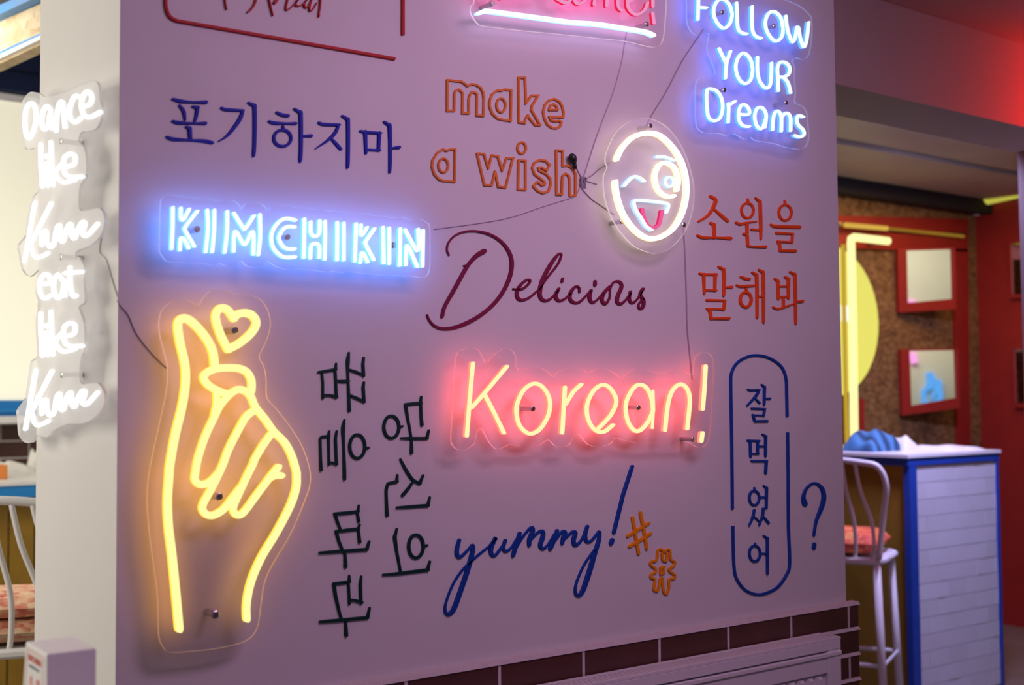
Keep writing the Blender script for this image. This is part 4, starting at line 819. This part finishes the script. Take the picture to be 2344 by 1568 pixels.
# ---- white spindle bar stools
floral = osb('floral_fabric', (.42, .03, .02), (.75, .12, .05), (.85, .42, .10), 16)
floral2 = osb('pale_floral_fabric', (.62, .14, .10), (.85, .45, .28), (.90, .72, .45), 18)
def stool(label, loc, rotz, fab, cushions=1, lean=0.0, cth=1.0):
    t = thing('bar_stool', label, 'stool', loc, 'white metal spindle bar stools', rotz)
    SH = .775; hw = .215
    def B(mb, nm, m, par=t, sm=False): return mk(nm, mb.v, mb.f, m, par, mb.m, sm, False)
    mb = MB(); ring = []
    for k in range(24):
        a = 2*math.pi*k/24; c_, s_ = math.cos(a), math.sin(a); e_ = .35
        ring.append((math.copysign(abs(c_)**e_, c_)*hw, math.copysign(abs(s_)**e_, s_)*.2, SH-.012))
    mb.pipe(ring, .016, 8, True); i0 = len(mb.v); mb.v += [(x, y, SH-.006) for x, y, z in ring]; mb.f.append(tuple(range(i0, i0+24))); mb.m.append(0)
    B(mb, 'seat', M['white'], sm=False)
    for k in range(cushions):
        mb = MB(); z = SH+.003+k*.058*cth; v = []; n_ = 12
        for i in range(n_+1):
            for j in range(n_+1):
                a, b = i/n_*2-1, j/n_*2-1; v.append((a*.19, b*.175, z+cth*.03+cth*.028*max(0, (1-a**6)*(1-b**6))**.5))
        for i in range(n_+1):
            for j in range(n_+1):
                a, b = i/n_*2-1, j/n_*2-1; v.append((a*.19, b*.175, z+cth*.029-cth*.027*max(0, (1-a**6)*(1-b**6))**.5))
        N_ = (n_+1)**2; f = []
        for i in range(n_):
            for j in range(n_):
                q_ = i*(n_+1)+j; f.append((q_, q_+n_+1, q_+n_+2, q_+1)); f.append((N_+q_, N_+q_+1, N_+q_+n_+2, N_+q_+n_+1))
        mk('cushion', v, f, fab if k == 0 else floral2, t, None, True, False)
    for sx in (-1, 1):
        for sy in (-1, 1): B(MB().pipe([(sx*(hw-.03), sy*.17, SH-.012), (sx*(hw+.0), sy*.20, .0)], .018, 10), 'leg', M['white'], sm=True)
    zf = .30; ex = hw-.008
    B(MB().pipe([(-ex, -.185, zf), (ex, -.185, zf), (ex, .185, zf), (-ex, .185, zf)], .010, 8, True), 'footrest', M['white'])
    zt = 1.205
    hoop = catmull([(-hw+.015, -.19, SH), (-hw-.012, -.205, SH+.2), (-hw-.03, -.225, zt-.10), (-hw+.0, -.235, zt-.02), (-hw+.07, -.24, zt+.0), (0, -.245, zt+.012), (hw-.07, -.24, zt+.0), (hw+.0, -.235, zt-.02), (hw+.03, -.225, zt-.10), (hw+.012, -.205, SH+.2), (hw-.015, -.19, SH)], False, 5)
    B(MB().pipe(hoop, .0135, 10), 'back_hoop', M['white'], sm=True)
    for k in range(-2, 3):
        x0_ = k*.066; bow = k*.012
        sp = catmull([(x0_*.86, -.243, zt+.008), (x0_*.95+lean*.4, -.235, zt-.12), (x0_+bow+lean, -.215, zt-.26), (x0_+bow*1.2+lean*1.05, -.198, SH+.06), (x0_+bow*.8+lean*.95, -.192, SH)], False, 4)
        B(MB().pipe(sp, .0085, 8), 'spindle', M['white'], sm=True)
    return t
a_ = math.radians(-64); q = at_depth(1908, 1268, 5.55)
stool('white metal bar stool with orange floral cushion beside the tiled counter', (q.x-.19*math.sin(a_), q.y+.19*math.cos(a_), 0), a_, floral, 1, .02, 1.9)
a_ = math.radians(-20); q = at_depth(-22, 1480, 3.6)
stool('white metal bar stool with stacked floral cushions at the left edge', (q.x-.19*math.sin(a_), q.y+.19*math.cos(a_), 0), a_, floral2, 2, .055, 1.25)

# ================================================================ LEFT ROOM FURNISHINGS
q = at_depth(30, 1110, 5.7); TZ = q.z; TYF = q.y
t = thing('bar_table', 'long bar table with white top and blue edge before the brick parapet', 'table', (1.5, TYF+.3, 0))
MB().box((.4, TYF, TZ-.004), (2.4, TYF+.55, TZ+.012)).build('table_top', M['white'], t)
eb = hitY(30, 1140, TYF).z
MB().box((.4, TYF+.005, eb), (2.4, TYF+.54, TZ-.0045)).build('blue_edge', M['blue'], t)
x = .5
while x < 2.3:
    MB().box((x, TYF+.08, 0), (x+.11, TYF+.10, eb-.0005)).build('front_board', M['ywood'], t); x += .118
for x in (.5, 2.3): MB().box((x, TYF+.12, 0), (x+.06, TYF+.5, eb-.0005)).build('leg', M['white'], t)
q = hitZ(38, 1092, TZ+.012)
t = thing('cloth_bundle', 'crumpled white cloth bundle on the left bar table', 'cloth', q)
lump('cloth', q+Vector((.0, .08, 0)), .125, .08, .085, M['cloth'], t, 12)
lump('cloth_fold', q+Vector((.12, .12, .0)), .04, .05, .15, M['cloth'], t, 14, 10)
q = hitZ(-6, 1098, TZ+.012)
o = MB().box((-.05, -.04, 0), (.05, .04, .07)).build('orange_box', mat('orange_card', (.75, .25, .05), .6, noise=.5, nscale=20, col2=(.7, .22, .04))); o.location = q+Vector((0, .05, 0)); bevel(o, .004)
tag(o, 'small orange carton next to the white cloth bundle', 'box')

# ---- table number box close to the camera
zt = 1.165; A = hitZ(107, 1498, zt); Bc = hitZ(221, 1484, zt); Dc = hitZ(26, 1472, zt)
xv = (Bc-A); yv = (Dc-A); yv = yv-xv*(yv.dot(xv)/xv.dot(xv)); xl, yl = xv.length, max(.06, min(yv.length, .14)); xv.normalize(); yv.normalize()
hb = .15; zb = zt-hb
t = thing('table_number_box', 'small white table number box with red print on the near table', 'box', (A.x, A.y, zb))
C4 = [A, A+xv*xl, A+xv*xl+yv*yl, A+yv*yl]
bt = [Vector((v.x, v.y, zb)) for v in C4]
spread = -xv*.004
bt[0] += spread*0; bt[3] += spread*2
o = mk('box_body', bt+C4, [(0,3,2,1),(4,5,6,7),(0,1,5,4),(1,2,6,5),(2,3,7,6),(3,0,4,7)], mat('white_plastic', (.74, .72, .70), .4, noise=.4, nscale=10, col2=(.78, .76, .74)), t); bevel(o, .0025, 2)
pr_red = mat('red_print', (.62, .05, .02), .6); pr_navy = mat('navy_print', (.02, .04, .10), .6)
fn = -xv                                    # outward normal of the printed face
def face_pt(u, v): # u 0..1 from far edge (left in picture) to near edge, v metres below top
    return A+yv*yl*(1-u)+Vector((0, 0, -v))+fn*.0006+(-xv)*(.008*(v/hb)*(1-u))
def strip(name, u0_, u1_, v0, v1, m):
    P = [face_pt(u0_, v0), face_pt(u1_, v0), face_pt(u1_, v1), face_pt(u0_, v1)]; k = [p+fn*.0004 for p in P]
    return mk(name, k+P, [(3,2,1,0),(0,1,5,4),(1,2,6,5),(2,3,7,6),(3,0,4,7)], m, t)
pr_thin = mat('thin_red_print', (.75, .30, .18), .6)
strip('print_border', .12, .88, .0075, .0083, pr_thin); strip('print_border', .12, .13, .0083, .12, pr_thin); strip('print_border', .87, .88, .0083, .12, pr_thin)
def print_text(s, u, v, size, m, sx=1.0):
    cu = bpy.data.curves.new('printed_text', 'FONT'); cu.body = s; cu.size = size; cu.align_x = 'CENTER'; cu.align_y = 'CENTER'; cu.extrude = .0002
    tmp = bpy.data.objects.new('printed_text', cu); COL.objects.link(tmp)
    me = bpy.data.meshes.new_from_object(tmp.evaluated_get(bpy.context.evaluated_depsgraph_get())); bpy.data.objects.remove(tmp); bpy.data.curves.remove(cu)
    org = face_pt(u, v)+fn*.0004; ax = -yv; off = wloc(t)
    for vv in me.vertices: c_ = vv.co.copy(); vv.co = org+ax*(c_.x*sx)+Vector((0, 0, 1))*c_.y+fn*(c_.z+.0002)-off
    me.materials.clear(); me.materials.append(m); ob = bpy.data.objects.new('printed_text', me); COL.objects.link(ob); ob.parent = t; return ob
bpy.context.view_layer.update()
print_text('KIMCHIKIN', .5, .0175, .0125, pr_red, yl*.68/.072)
for k in range(7): strip('navy_print', .26+k*.07, .26+k*.07+.058, .0265, .0295, pr_navy)
print_text('A 8', .52, .050, .026, pr_red, 1.5)
# table it stands on
ctr = (C4[0]+C4[2])/2
t = thing('side_table', 'near white table at the lower left corner carrying the number box', 'table', (ctr.x-.25, ctr.y-.35, 0))
MB().box((ctr.x-.75, ctr.y-.75, zb-.03), (ctr.x+.09, ctr.y+.08, zb)).build('table_top', M['white'], t)
MB().pipe([(ctr.x-.33, ctr.y-.33, .02), (ctr.x-.33, ctr.y-.33, zb-.03)], .03, 12).build('column', M['white'], t, True)
MB().pipe([(ctr.x-.33, ctr.y-.33, 0), (ctr.x-.33, ctr.y-.33, .02)], .22, 24).build('foot', M['white'], t, True)
